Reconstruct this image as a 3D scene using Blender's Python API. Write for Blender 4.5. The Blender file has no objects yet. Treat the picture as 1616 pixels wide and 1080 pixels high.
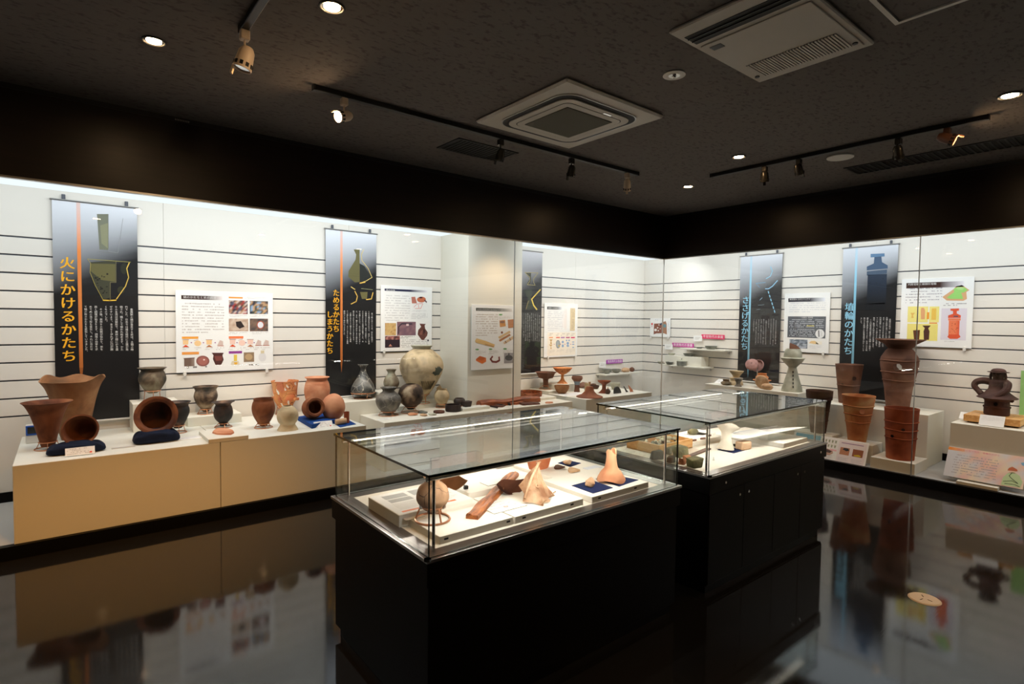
import bpy, bmesh, math, random
from mathutils import Vector, Matrix
random.seed(7)
SC = bpy.context.scene
COL = SC.collection
# ------------------------------------------------------------------ camera, world, exposure
FPX = 884.389
CR = ((0.78035292, -0.62522172, 0.01212903), (-0.01574487, -0.03903389, -0.99911383), (0.62514112, 0.77947043, -0.04030425))
EYE = Vector((0, 0, 1.5))
cam = bpy.data.cameras.new('camera'); camo = bpy.data.objects.new('camera', cam); COL.objects.link(camo)
cam.sensor_width = 36; cam.lens = FPX / 1616 * 36; cam.clip_start = 0.05
rt, dn, fw = (Vector(r) for r in CR)
M = Matrix((rt, -dn, -fw)).transposed().to_4x4(); M.translation = EYE
camo.matrix_world = M; SC.camera = camo
w = bpy.data.worlds.new('world'); SC.world = w; w.use_nodes = True
w.node_tree.nodes['Background'].inputs[0].default_value = (0.0, 0.0, 0.0, 1)
w.node_tree.nodes['Background'].inputs[1].default_value = 0
vs = SC.view_settings; vs.view_transform = 'Standard'; vs.look = 'None'; vs.gamma = 1; vs.exposure = 0.22; vs.use_curve_mapping = False
SC.cycles.transparent_max_bounces = 40; SC.cycles.max_bounces = 10; SC.cycles.glossy_bounces = 6; SC.cycles.diffuse_bounces = 4
SC.cycles.caustics_reflective = False; SC.cycles.caustics_refractive = False; SC.cycles.sample_clamp_indirect = 4
DIFFUSER = 1.0          # vitrine ceiling panels
VSPOT = 31.0            # warm reflector lamps inside the vitrines
WALLFILL = 7.6             # added unseen cool fill behind the fascia, per metre
DOWN = 20.0             # ceiling downlights
STRIP = 7.0            # lamps under the table-case glass
WARM = (1.0, 0.43, 0.09); WARM2 = (1.0, 0.80, 0.60)

def lamp(name, kind, loc, energy, color, aim=None, **kw):
    d = bpy.data.lights.new(name, kind); d.energy = energy; d.color = color
    for k, v in kw.items(): setattr(d, k, v)
    o = bpy.data.objects.new(name, d); o.location = loc; COL.objects.link(o)
    if aim is not None: o.rotation_euler = (Vector(aim) - Vector(loc)).to_track_quat('-Z', 'Y').to_euler()
    return o
# ------------------------------------------------------------------ photo pixel -> point on a real plane
def ray(x, y): return rt * ((x - 808) / FPX) + dn * ((y - 540) / FPX) + fw
def atz(x, y, z): d = ray(x, y); return EYE + d * ((z - 1.5) / d.z)
def atx(x, y, X): d = ray(x, y); return EYE + d * (X / d.x)
def aty(x, y, Y): d = ray(x, y); return EYE + d * (Y / d.y)
def depth(P): return (Vector(P) - EYE).dot(fw)
def hz(x): return 1 / math.sqrt(1 + ((x - 808) / FPX) ** 2)      # a round thing off the axis looks wider by this much
def px(P): return depth(P) / FPX                       # metres per pixel at P
def s(r, g, b):
    f = lambda c: (c / 255 / 12.92) if c / 255 <= .04045 else ((c / 255 + .055) / 1.055) ** 2.4
    return (f(r), f(g), f(b))
# ------------------------------------------------------------------ materials
def newmat(name):
    m = bpy.data.materials.new(name); m.use_nodes = True
    return m, m.node_tree, m.node_tree.nodes['Principled BSDF']
def bump(nt, b, scale, dist, strength=.5, coord='Object', detail=4, stretch=None):
    tc = nt.nodes.new('ShaderNodeTexCoord'); n = nt.nodes.new('ShaderNodeTexNoise'); bp = nt.nodes.new('ShaderNodeBump')
    n.inputs['Scale'].default_value = scale; n.inputs['Detail'].default_value = detail
    if stretch:
        mp = nt.nodes.new('ShaderNodeMapping'); mp.inputs['Scale'].default_value = stretch
        nt.links.new(tc.outputs[coord], mp.inputs[0]); nt.links.new(mp.outputs[0], n.inputs['Vector'])
    else: nt.links.new(tc.outputs[coord], n.inputs['Vector'])
    bp.inputs['Distance'].default_value = dist; bp.inputs['Strength'].default_value = strength
    nt.links.new(n.outputs[0], bp.inputs['Height']); nt.links.new(bp.outputs[0], b.inputs['Normal'])
    return n
def plain(name, c, rough=.6, spec=.5, metal=0, bmp=None):
    m, nt, b = newmat(name)
    b.inputs['Base Color'].default_value = (*c, 1); b.inputs['Roughness'].default_value = rough
    b.inputs['Specular IOR Level'].default_value = spec; b.inputs['Metallic'].default_value = metal
    if bmp: bump(nt, b, *bmp)
    return m
def varied(name, stops, scale, rough=.7, spec=.4, bmp=(90, .002, .5), detail=6, stretch=None, cracks=None, distortion=.4):
    """noise patches between several colours, grain relief, optional mended crack lines"""
    m, nt, b = newmat(name)
    tc = nt.nodes.new('ShaderNodeTexCoord'); n = nt.nodes.new('ShaderNodeTexNoise'); r = nt.nodes.new('ShaderNodeValToRGB')
    oi = nt.nodes.new('ShaderNodeObjectInfo'); ad = nt.nodes.new('ShaderNodeVectorMath')
    mul = nt.nodes.new('ShaderNodeVectorMath'); mul.operation = 'SCALE'; mul.inputs[0].default_value = (7, 3, 5)
    nt.links.new(oi.outputs['Random'], mul.inputs['Scale'])
    mp = nt.nodes.new('ShaderNodeMapping'); mp.inputs['Scale'].default_value = stretch or (1, 1, 1)
    nt.links.new(tc.outputs['Object'], mp.inputs[0]); nt.links.new(mp.outputs[0], ad.inputs[0]); nt.links.new(mul.outputs[0], ad.inputs[1])
    nt.links.new(ad.outputs[0], n.inputs['Vector'])
    n.inputs['Scale'].default_value = scale; n.inputs['Detail'].default_value = detail; n.inputs['Distortion'].default_value = distortion
    nt.links.new(n.outputs[0], r.inputs[0])
    el = r.color_ramp.elements
    while len(el) < len(stops): el.new(.5)
    for e, (p, c) in zip(el, stops): e.position = p; e.color = (*c, 1)
    out = r.outputs[0]
    if cracks:
        v = nt.nodes.new('ShaderNodeTexVoronoi'); v.feature = 'DISTANCE_TO_EDGE'; v.inputs['Scale'].default_value = cracks[0]
        wn = nt.nodes.new('ShaderNodeTexNoise'); wn.inputs['Scale'].default_value = 14; wa = nt.nodes.new('ShaderNodeVectorMath'); wa.operation = 'MULTIPLY_ADD'; wa.inputs[1].default_value = (.10, .10, .10)
        nt.links.new(ad.outputs[0], wn.inputs['Vector']); nt.links.new(wn.outputs['Color'], wa.inputs[0]); nt.links.new(ad.outputs[0], wa.inputs[2]); nt.links.new(wa.outputs[0], v.inputs['Vector'])
        lt = nt.nodes.new('ShaderNodeMath'); lt.operation = 'LESS_THAN'; lt.inputs[1].default_value = cracks[1]
        nt.links.new(v.outputs['Distance'], lt.inputs[0])
        mx = nt.nodes.new('ShaderNodeMix'); mx.data_type = 'RGBA'
        nt.links.new(lt.outputs[0], mx.inputs[0]); nt.links.new(out, mx.inputs[6]); mx.inputs[7].default_value = (*cracks[2], 1)
        out = mx.outputs[2]
    nt.links.new(out, b.inputs['Base Color'])
    b.inputs['Roughness'].default_value = rough; b.inputs['Specular IOR Level'].default_value = spec
    if bmp: bump(nt, b, *bmp)
    return m
def emit(name, c, st):
    m = bpy.data.materials.new(name); m.use_nodes = True; nt = m.node_tree; nt.nodes.clear()
    e = nt.nodes.new('ShaderNodeEmission'); o = nt.nodes.new('ShaderNodeOutputMaterial')
    e.inputs[0].default_value = (*c, 1); e.inputs[1].default_value = st; nt.links.new(e.outputs[0], o.inputs[0]); return m
def glass(name, tint=(1, 1, 1), ior=1.5):
    """clear pane: Fresnel mix of a mirror reflection and straight-through light"""
    m = bpy.data.materials.new(name); m.use_nodes = True; nt = m.node_tree; nt.nodes.clear()
    o = nt.nodes.new('ShaderNodeOutputMaterial'); mx = nt.nodes.new('ShaderNodeMixShader')
    t = nt.nodes.new('ShaderNodeBsdfTransparent'); g = nt.nodes.new('ShaderNodeBsdfGlossy'); fr = nt.nodes.new('ShaderNodeFresnel')
    ge = nt.nodes.new('ShaderNodeNewGeometry'); mr = nt.nodes.new('ShaderNodeMapRange')
    mr.inputs['To Min'].default_value = ior; mr.inputs['To Max'].default_value = 1 / ior
    nt.links.new(ge.outputs['Backfacing'], mr.inputs['Value']); nt.links.new(mr.outputs[0], fr.inputs['IOR'])
    t.inputs[0].default_value = (*tint, 1); g.inputs['Roughness'].default_value = 0.0
    nt.links.new(fr.outputs[0], mx.inputs[0]); nt.links.new(t.outputs[0], mx.inputs[1]); nt.links.new(g.outputs[0], mx.inputs[2])
    nt.links.new(mx.outputs[0], o.inputs[0]); return m
def inkmat():
    m, nt, b = newmat('printed ink')
    a = nt.nodes.new('ShaderNodeVertexColor'); a.layer_name = 'Col'
    nt.links.new(a.outputs[0], b.inputs['Base Color']); b.inputs['Roughness'].default_value = .55; b.inputs['Specular IOR Level'].default_value = .25
    return m
INK = inkmat()
WALLW = plain('cream slat wall', s(232, 226, 216), .55, .3, bmp=(60, .001, .2))
GROOVE = plain('dark groove metal', s(74, 78, 88), .4, .5)
BLOCK = plain('off white painted block', s(226, 222, 208), .6, .3)
BLOCKY = plain('ivory painted plinth', s(226, 225, 214), .5, .4)
VFLOOR = plain('grey vitrine floor', s(172, 172, 170), .7, .3, bmp=(200, .001, .3))
BLACKP = plain('black laminate', (.002, .0019, .0019), .45, .12)
FASCIA = varied('dark brown wood fascia', [(.3, (.006, .003, .002)), (.7, (.011, .0055, .0035))], 3, .35, .35, None, stretch=(1, 1, 12))
STEEL = plain('satin steel', (.45, .44, .42), .3, .5, 1)
CHROME = plain('chrome', (.75, .75, .74), .12, .5, 1)
DKMETAL = plain('dark bronze rail', (.10, .095, .09), .3, .5, .9)
FRAMEM = plain('brown metal deck frame', (.17, .135, .12), .28, .5, .6)
CREAM = plain('cream deck board', s(240, 234, 224), .7, .3, bmp=(300, .0005, .3))
FOAM = plain('cream foam board', s(243, 239, 231), .75, .3)
PAPER = plain('white card', s(244, 243, 240), .6, .3)
WHITEP = plain('white plastic', s(225, 222, 215), .45, .4)
GREYP = plain('grey off white panel', s(196, 190, 180), .5, .4)
BLACKM = plain('black track metal', (.008, .008, .008), .4, .4)
SLOTM = plain('dark slot', (.006, .006, .006), .6, .3)
GRILLE = plain('olive grey grille', s(92, 90, 78), .7, .2, bmp=(400, .002, .6))
NAVY = plain('navy cloth', s(20, 34, 78), .85, .2, bmp=(600, .001, .5))
NAVYC = varied('navy cushion', [(.35, s(12, 18, 36)), (.7, s(18, 27, 50))], 18, .85, .2, (500, .001, .5))
COPPER = plain('copper wire', s(214, 150, 112), .35, .5, .75)
GLASSV = glass('vitrine glass', (.985, .99, .985), 1.45)
GLASSC = glass('case glass', (.95, .975, .96), 1.66)
GLASST = glass('case top glass', (.95, .975, .96), 1.95)
GEDGE = plain('dark green glass edge', (.004, .012, .008), .12, .6)
DIFF = emit('vitrine light diffuser', (.86, .95, 1.0), DIFFUSER)
LAMPW = emit('warm lamp lens', (1, .66, .36), 200)
LAMPD = emit('downlight lens', (1, .64, .32), 220)
LAMPT = emit('case lamp tube', (1, .88, .72), STRIP)
WOODT = varied('light wood', [(.35, s(206, 148, 84)), (.65, s(226, 176, 112))], 6, .5, .4, (60, .001, .3), stretch=(1, 8, 8))
WOODD = varied('dug up red brown wood', [(.3, s(74, 34, 20)), (.5, s(134, 72, 40)), (.72, s(184, 104, 54))], 9, .55, .4, (120, .004, .7), stretch=(1, 9, 9))
WOODK = varied('dark old wood', [(.35, s(52, 32, 26)), (.65, s(112, 70, 54))], 10, .65, .3, (120, .004, .7), stretch=(1, 7, 7))
BLACKW = varied('black waterlogged wood', [(.3, s(26, 20, 20)), (.7, s(58, 42, 38))], 14, .6, .3, (90, .004, .6))
CL_RED = varied('red brown clay', [(.3, s(92, 46, 28)), (.5, s(128, 70, 44)), (.7, s(158, 96, 62))], 7, .75, .3)
CL_FIRE = varied('fire stained brown clay', [(.3, s(52, 28, 18)), (.45, s(96, 52, 30)), (.6, s(134, 78, 46)), (.75, s(160, 108, 72))], 6, .72, .3)
CL_TAN = varied('tan smooth clay', [(.3, s(96, 70, 46)), (.5, s(138, 94, 60)), (.7, s(164, 120, 82))], 6, .75, .3)
CL_SOOT = varied('soot blackened clay', [(.36, s(28, 23, 20)), (.5, s(74, 58, 46)), (.58, s(126, 104, 82)), (.74, s(176, 158, 132))], 8, .7, .3)
CL_SOOT2 = varied('black brown clay', [(.36, s(24, 20, 18)), (.52, s(60, 44, 36)), (.64, s(132, 98, 74))], 7, .6, .4)
CL_GREEN = varied('grey green mottled clay', [(.34, s(52, 50, 44)), (.5, s(112, 96, 78)), (.62, s(148, 140, 118)), (.75, s(160, 166, 150))], 8, .75, .3)
CL_ORANGE = varied('mended orange clay', [(.32, s(196, 110, 74)), (.5, s(214, 150, 92)), (.68, s(226, 128, 88))], 9, .8, .3, cracks=(9, .014, s(150, 80, 50)))
CL_CREAM = varied('pale mended clay', [(.33, s(150, 132, 104)), (.48, s(196, 176, 140)), (.6, s(212, 190, 154)), (.78, s(170, 158, 136))], 6, .8, .3)
CL_GREY = varied('dark grey mended clay', [(.35, s(44, 44, 42)), (.5, s(86, 82, 76)), (.66, s(124, 116, 104))], 7, .55, .4, cracks=(7, .010, s(140, 134, 124)))
CL_GLASSY = varied('charcoal clay with white mends', [(.4, s(50, 51, 50)), (.55, s(96, 96, 92)), (.68, s(138, 136, 128))], 9, .4, .5, cracks=(11, .016, s(190, 186, 172)))
CL_PEACH = varied('salmon clay', [(.3, s(176, 104, 72)), (.5, s(204, 138, 102)), (.7, s(222, 166, 128))], 7, .8, .3)
CL_HANIW = varied('terracotta haniwa clay', [(.3, s(104, 48, 28)), (.5, s(142, 70, 42)), (.7, s(166, 94, 60))], 5, .8, .25)
CL_HANID = varied('dark brown haniwa clay', [(.3, s(36, 22, 18)), (.5, s(60, 36, 28)), (.7, s(88, 54, 40))], 5, .75, .3)
CL_HANIB = varied('brown haniwa clay', [(.3, s(88, 60, 48)), (.5, s(114, 78, 62)), (.7, s(136, 98, 80))], 5, .8, .25)
CL_HANIY = varied('haniwa clay turning to buff', [(.3, s(140, 82, 52)), (.5, s(186, 118, 74)), (.7, s(202, 160, 112))], 4, .8, .25)
CL_FIG = varied('purple brown figure clay', [(.3, s(52, 34, 30)), (.6, s(84, 56, 48))], 8, .75, .3)
CL_SUE = varied('grey stoneware', [(.35, s(96, 98, 92)), (.65, s(142, 144, 134))], 9, .7, .3)
CL_SUEW = varied('pale grey green stoneware', [(.35, s(150, 150, 132)), (.65, s(196, 194, 176))], 7, .75, .3)
CL_PINK = varied('mauve pink clay', [(.35, s(128, 92, 88)), (.65, s(182, 140, 132))], 9, .75, .3)
CL_WHITE = plain('white replica plaster', s(240, 230, 214), .7, .3, bmp=(120, .001, .3))
CL_BUFF = varied('buff sherd', [(.35, s(178, 140, 104)), (.65, s(214, 178, 140))], 14, .8, .3)
CL_DARKIN = varied('dark fired sherd', [(.35, s(70, 40, 30)), (.65, s(120, 74, 54))], 12, .8, .3)
CL_DOLL = varied('mottled pinkish clay', [(.35, s(156, 112, 84)), (.5, s(196, 156, 124)), (.7, s(218, 188, 158))], 16, .85, .25, (120, .004, .8))
ROCKG = varied('olive stone', [(.35, s(70, 68, 46)), (.65, s(128, 122, 86))], 12, .85, .25, (80, .006, .8))
ROCKD = varied('dark grey stone', [(.35, s(44, 44, 38)), (.65, s(82, 80, 68))], 12, .85, .25, (80, .006, .8))
ROCKO = varied('rusty stone', [(.35, s(120, 70, 44)), (.65, s(196, 132, 88))], 12, .85, .25, (80, .006, .8))
ROCKW = varied('pale stone', [(.35, s(186, 178, 154)), (.65, s(220, 212, 190))], 12, .85, .25, (80, .006, .8))
ROCKP = varied('peach stone', [(.35, s(222, 178, 142)), (.65, s(240, 208, 176))], 10, .85, .25, (80, .004, .8))
BLACKS = plain('black mineral', (.012, .012, .014), .4, .5, bmp=(40, .006, .7))
def floor_mat():
    m, nt, b = newmat('polished dark vinyl floor')
    b.inputs['Base Color'].default_value = (.010, .0105, .012, 1); b.inputs['Specular IOR Level'].default_value = .5
    tc = nt.nodes.new('ShaderNodeTexCoord'); mp = nt.nodes.new('ShaderNodeMapping'); mp.inputs['Scale'].default_value = (1.2, 26, 1)
    n = nt.nodes.new('ShaderNodeTexNoise'); n.inputs['Scale'].default_value = 3; n.inputs['Detail'].default_value = 5
    nt.links.new(tc.outputs['Object'], mp.inputs[0]); nt.links.new(mp.outputs[0], n.inputs['Vector'])
    mr = nt.nodes.new('ShaderNodeMapRange'); mr.inputs['To Min'].default_value = .038; mr.inputs['To Max'].default_value = .095
    nt.links.new(n.outputs[0], mr.inputs['Value']); nt.links.new(mr.outputs[0], b.inputs['Roughness'])
    n2 = nt.nodes.new('ShaderNodeTexNoise'); n2.inputs['Scale'].default_value = 5; n2.inputs['Detail'].default_value = 3
    nt.links.new(mp.outputs[0], n2.inputs['Vector'])
    bp = nt.nodes.new('ShaderNodeBump'); bp.inputs['Distance'].default_value = .0004; bp.inputs['Strength'].default_value = .12
    nt.links.new(n2.outputs[0], bp.inputs['Height']); nt.links.new(bp.outputs[0], b.inputs['Normal'])
    return m
FLOORM = floor_mat()
def ceil_mat():
    m, nt, b = newmat('dark rock wool ceiling')
    tc = nt.nodes.new('ShaderNodeTexCoord'); n = nt.nodes.new('ShaderNodeTexNoise'); n.inputs['Scale'].default_value = 26; n.inputs['Detail'].default_value = 5
    mp = nt.nodes.new('ShaderNodeMapping'); mp.inputs['Scale'].default_value = (1, 1.8, 1)
    nt.links.new(tc.outputs['Object'], mp.inputs[0]); nt.links.new(mp.outputs[0], n.inputs['Vector'])
    r = nt.nodes.new('ShaderNodeValToRGB'); r.color_ramp.elements[0].position = .33; r.color_ramp.elements[1].position = .46
    r.color_ramp.elements[0].color = (.105, .092, .085, 1); r.color_ramp.elements[1].color = (.165, .148, .138, 1)
    nt.links.new(n.outputs[0], r.inputs[0]); nt.links.new(r.outputs[0], b.inputs['Base Color'])
    b.inputs['Roughness'].default_value = .9; b.inputs['Specular IOR Level'].default_value = .1
    bp = nt.nodes.new('ShaderNodeBump'); bp.inputs['Distance'].default_value = .004; bp.inputs['Strength'].default_value = .6
    nt.links.new(n.outputs[0], bp.inputs['Height']); nt.links.new(bp.outputs[0], b.inputs['Normal'])
    return m
CEILM = ceil_mat()
# ------------------------------------------------------------------ mesh helpers
def new(): return bmesh.new()
def finish(name, bm, m, parent=None, loc=None, rot=None, sharp=34):
    me = bpy.data.meshes.new(name); bmesh.ops.recalc_face_normals(bm, faces=bm.faces); bm.to_mesh(me); bm.free()
    for mm in (m if isinstance(m, (list, tuple)) else [m]): me.materials.append(mm)
    me.polygons.foreach_set('use_smooth', [True] * len(me.polygons)); me.set_sharp_from_angle(angle=math.radians(sharp))
    o = bpy.data.objects.new(name, me); COL.objects.link(o)
    if parent: o.parent = parent
    if loc is not None: o.location = loc
    if rot is not None: o.rotation_euler = rot
    return o
def tag(o, label, cat, group=None):
    o['label'] = label; o['category'] = cat
    if group: o['group'] = group
    return o
def root(name, label, cat, loc=(0, 0, 0), rot=(0, 0, 0), group=None):
    o = bpy.data.objects.new(name, None); o.empty_display_size = .1; COL.objects.link(o); o.location = loc; o.rotation_euler = rot
    return tag(o, label, cat, group)
def struct(o): o['kind'] = 'structure'; return o
def box(bm, x0, y0, z0, x1, y1, z1, bev=0, mi=0):
    r = bmesh.ops.create_cube(bm, size=1); v = r['verts']
    for p in v: p.co = Vector((x0 + (p.co.x + .5) * (x1 - x0), y0 + (p.co.y + .5) * (y1 - y0), z0 + (p.co.z + .5) * (z1 - z0)))
    fs = {f for p in v for f in p.link_faces}
    for f in fs: f.material_index = mi
    if bev:
        r = bmesh.ops.bevel(bm, geom=list({e for p in v for e in p.link_edges}), offset=bev, segments=1, profile=.5, affect='EDGES')
        for f in r['faces']: f.material_index = mi
    return v
def B(x0, y0, z0, x1, y1, z1, bev=0): bm = new(); box(bm, x0, y0, z0, x1, y1, z1, bev); return bm
def tube(bm, pts, r, seg=8, closed=False, rr=None):
    pts = [Vector(p) for p in pts]; n = len(pts); rings = []
    up = None
    for i, p in enumerate(pts):
        a = pts[(i - 1) % n] if (closed or i > 0) else p; b = pts[(i + 1) % n] if (closed or i < n - 1) else p
        t = (b - a).normalized()
        if up is None: up = Vector((0, 0, 1)) if abs(t.z) < .9 else Vector((1, 0, 0))
        u = t.cross(up).normalized(); v = u.cross(t).normalized(); up = v
        R = rr[i] if rr else r
        rings.append([bm.verts.new(p + (u * math.cos(k * 2 * math.pi / seg) + v * math.sin(k * 2 * math.pi / seg)) * R) for k in range(seg)])
    for i in range(n if closed else n - 1):
        A, C = rings[i], rings[(i + 1) % n]
        for k in range(seg): bm.faces.new((A[k], A[(k + 1) % seg], C[(k + 1) % seg], C[k]))
    if not closed: bm.faces.new(rings[0][::-1]); bm.faces.new(rings[-1])
def ring(bm, R, z, r, seg=28, ts=6): tube(bm, [(R * math.cos(a), R * math.sin(a), z) for a in [k * 2 * math.pi / seg for k in range(seg)]], r, ts, True)
def curve(pts, sub=6):
    """Catmull-Rom through profile points"""
    if len(pts) < 3: return pts
    P = [pts[0]] + list(pts) + [pts[-1]]; out = []
    for i in range(1, len(P) - 2):
        for k in range(sub):
            t = k / sub; a, b, c, d = P[i - 1], P[i], P[i + 1], P[i + 2]
            out.append(tuple(.5 * (2 * b[j] + (c[j] - a[j]) * t + (2 * a[j] - 5 * b[j] + 4 * c[j] - d[j]) * t * t + (3 * b[j] - a[j] - 3 * c[j] + d[j]) * t ** 3) for j in (0, 1)))
    out.append(pts[-1]); return out
def lathe(bm, prof, R, H, wall=.05, seg=40, smooth=True, wob=.012, rimfn=None, open_top=True, solid=False, xf=None, skip=None, thru=None, patch=None):
    """revolve an outer profile [(r 0..1, z 0..1)] and, for open vessels, an inner wall"""
    pr = curve(prof) if smooth else list(prof)
    if thru: pr = [pr[0]] + [q for a_, b_ in zip(pr, pr[1:]) for q in [tuple(a_[j] + (b_[j] - a_[j]) * k / max(1, math.ceil(abs(b_[1] - a_[1]) / .012)) for j in (0, 1)) for k in range(1, max(1, math.ceil(abs(b_[1] - a_[1]) / .012)) + 1)]]
    outer = [(max(r, .0) * R, z * H) for r, z in pr]; t = wall * R
    if open_top and not solid:
        inner = [(max(r - t, .001), z) for r, z in outer if z > t * 1.2][::-1]
        last = inner[-1]; path = outer + inner + [(last[0] * .5, t), (0, t)]
    else: path = outer
    if path[0][0] > 1e-5: path = [(0, path[0][1])] + path
    if not open_top and path[-1][0] > 1e-5: path = path + [(0, path[-1][1])]
    ph = [random.uniform(0, 6.28) for _ in range(3)]
    rows = []
    for r, z in path:
        if r < 1e-5: rows.append([bm.verts.new((0, 0, z))]); continue
        row = []
        for k in range(seg):
            a = k * 2 * math.pi / seg
            q = r * (1 + wob * (math.sin(2 * a + ph[0] + z / H * 2) * .6 + math.sin(3 * a + ph[1] - z / H * 3) * .4))
            zz = z + (rimfn(a, z / H) * H if rimfn else 0)
            row.append(bm.verts.new((q * math.cos(a), q * math.sin(a), zz)))
        rows.append(row)
    for i in range(len(rows) - 1):
        A, C = rows[i], rows[i + 1]
        for k in range(seg):
            j = (k + 1) % seg
            if skip and len(A) > 1 and len(C) > 1:
                z = (path[i][1] + path[i + 1][1]) / 2 / H
                if skip(k / seg, z): continue
            if thru and len(A) > 1 and len(C) > 1:
                z = (path[i][1] + path[i + 1][1]) / 2; a_ = k * math.tau / seg; rr_ = path[i][0]
                dl = min(abs((a_ - t0 + math.pi) % math.tau - math.pi) for t0 in thru[:2]) * rr_
                if math.hypot(dl, z - thru[2]) < thru[3]: continue
            if len(A) == 1 and len(C) == 1: continue
            if len(A) == 1: bm.faces.new((A[0], C[j], C[k]))
            elif len(C) == 1: bm.faces.new((A[k], A[j], C[0]))
            else:
                fc = bm.faces.new((A[k], A[j], C[j], C[k]))
                if patch and patch(k / seg, (path[i][1] + path[i + 1][1]) / 2 / H): fc.material_index = 1
    if xf: bmesh.ops.transform(bm, matrix=xf, verts=bm.verts)
    return bm
def blob(bm, rx, ry, rz, sub=3, rough=.16, flat=None, seed=0, facets=False):
    rnd = random.Random(seed); r = bmesh.ops.create_icosphere(bm, subdivisions=sub, radius=1)
    ds = [(Vector((rnd.gauss(0, 1), rnd.gauss(0, 1), rnd.gauss(0, 1))).normalized(), rnd.uniform(.62, .95)) for _ in range(11)]
    for v in r['verts']:
        c = v.co.copy(); k = 1.0
        if facets:
            for d, l in ds:
                q = c.dot(d)
                if q > l * .82: k = min(k, l * .82 / q)
        k *= 1 + rough * (math.sin(c.x * 4 + seed) * math.sin(c.y * 5 + seed * 2) * .5 + math.sin(c.z * 6 + c.x * 3 + seed) * .3)
        v.co = Vector((c.x * rx * k, c.y * ry * k, c.z * rz * k))
    zmin = min(v.co.z for v in r['verts']) * (.86 if flat is None else flat)
    for v in r['verts']: v.co.z = max(v.co.z, zmin) - zmin
    return bm
def rock(bm, w_, d_, h_, seed):
    rnd = random.Random(seed); box(bm, -w_ / 2, -d_ / 2, 0, w_ / 2, d_ / 2, h_); m_ = min(w_, d_, h_)
    for v in bm.verts: v.co += Vector((rnd.uniform(-.16, .16) * w_, rnd.uniform(-.16, .16) * d_, rnd.uniform(-.22, .08) * h_ if v.co.z > 0 else 0))
    bmesh.ops.bevel(bm, geom=bm.edges[:], offset=m_ * .13, segments=2, profile=.6, affect='EDGES'); bmesh.ops.subdivide_edges(bm, edges=bm.edges[:], cuts=1)
    for v in bm.verts: v.co += Vector((rnd.uniform(-1, 1), rnd.uniform(-1, 1), rnd.uniform(-1, 1) if v.co.z > .002 else 0)) * m_ * .012
    return bm
def slab(bm, pts, th, rough=0, up=None):
    """irregular flat piece: outline [(x,y)] with thickness th; up(x,y) lifts it"""
    n = len(pts); f = up or (lambda x, y: 0)
    lo = [bm.verts.new((x, y, f(x, y))) for x, y in pts]; hi = [bm.verts.new((x * .96, y * .96, f(x * .96, y * .96) + th)) for x, y in pts]
    bm.faces.new(lo[::-1]); bm.faces.new(hi)
    for i in range(n): bm.faces.new((lo[i], lo[(i + 1) % n], hi[(i + 1) % n], hi[i]))
def jag(rx, ry, n=11, j=.16, seed=0):
    rnd = random.Random(seed)
    return [(rx * math.cos(a) * (1 + rnd.uniform(-j, j)), ry * math.sin(a) * (1 + rnd.uniform(-j, j))) for a in [i * 2 * math.pi / n for i in range(n)]]
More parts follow.
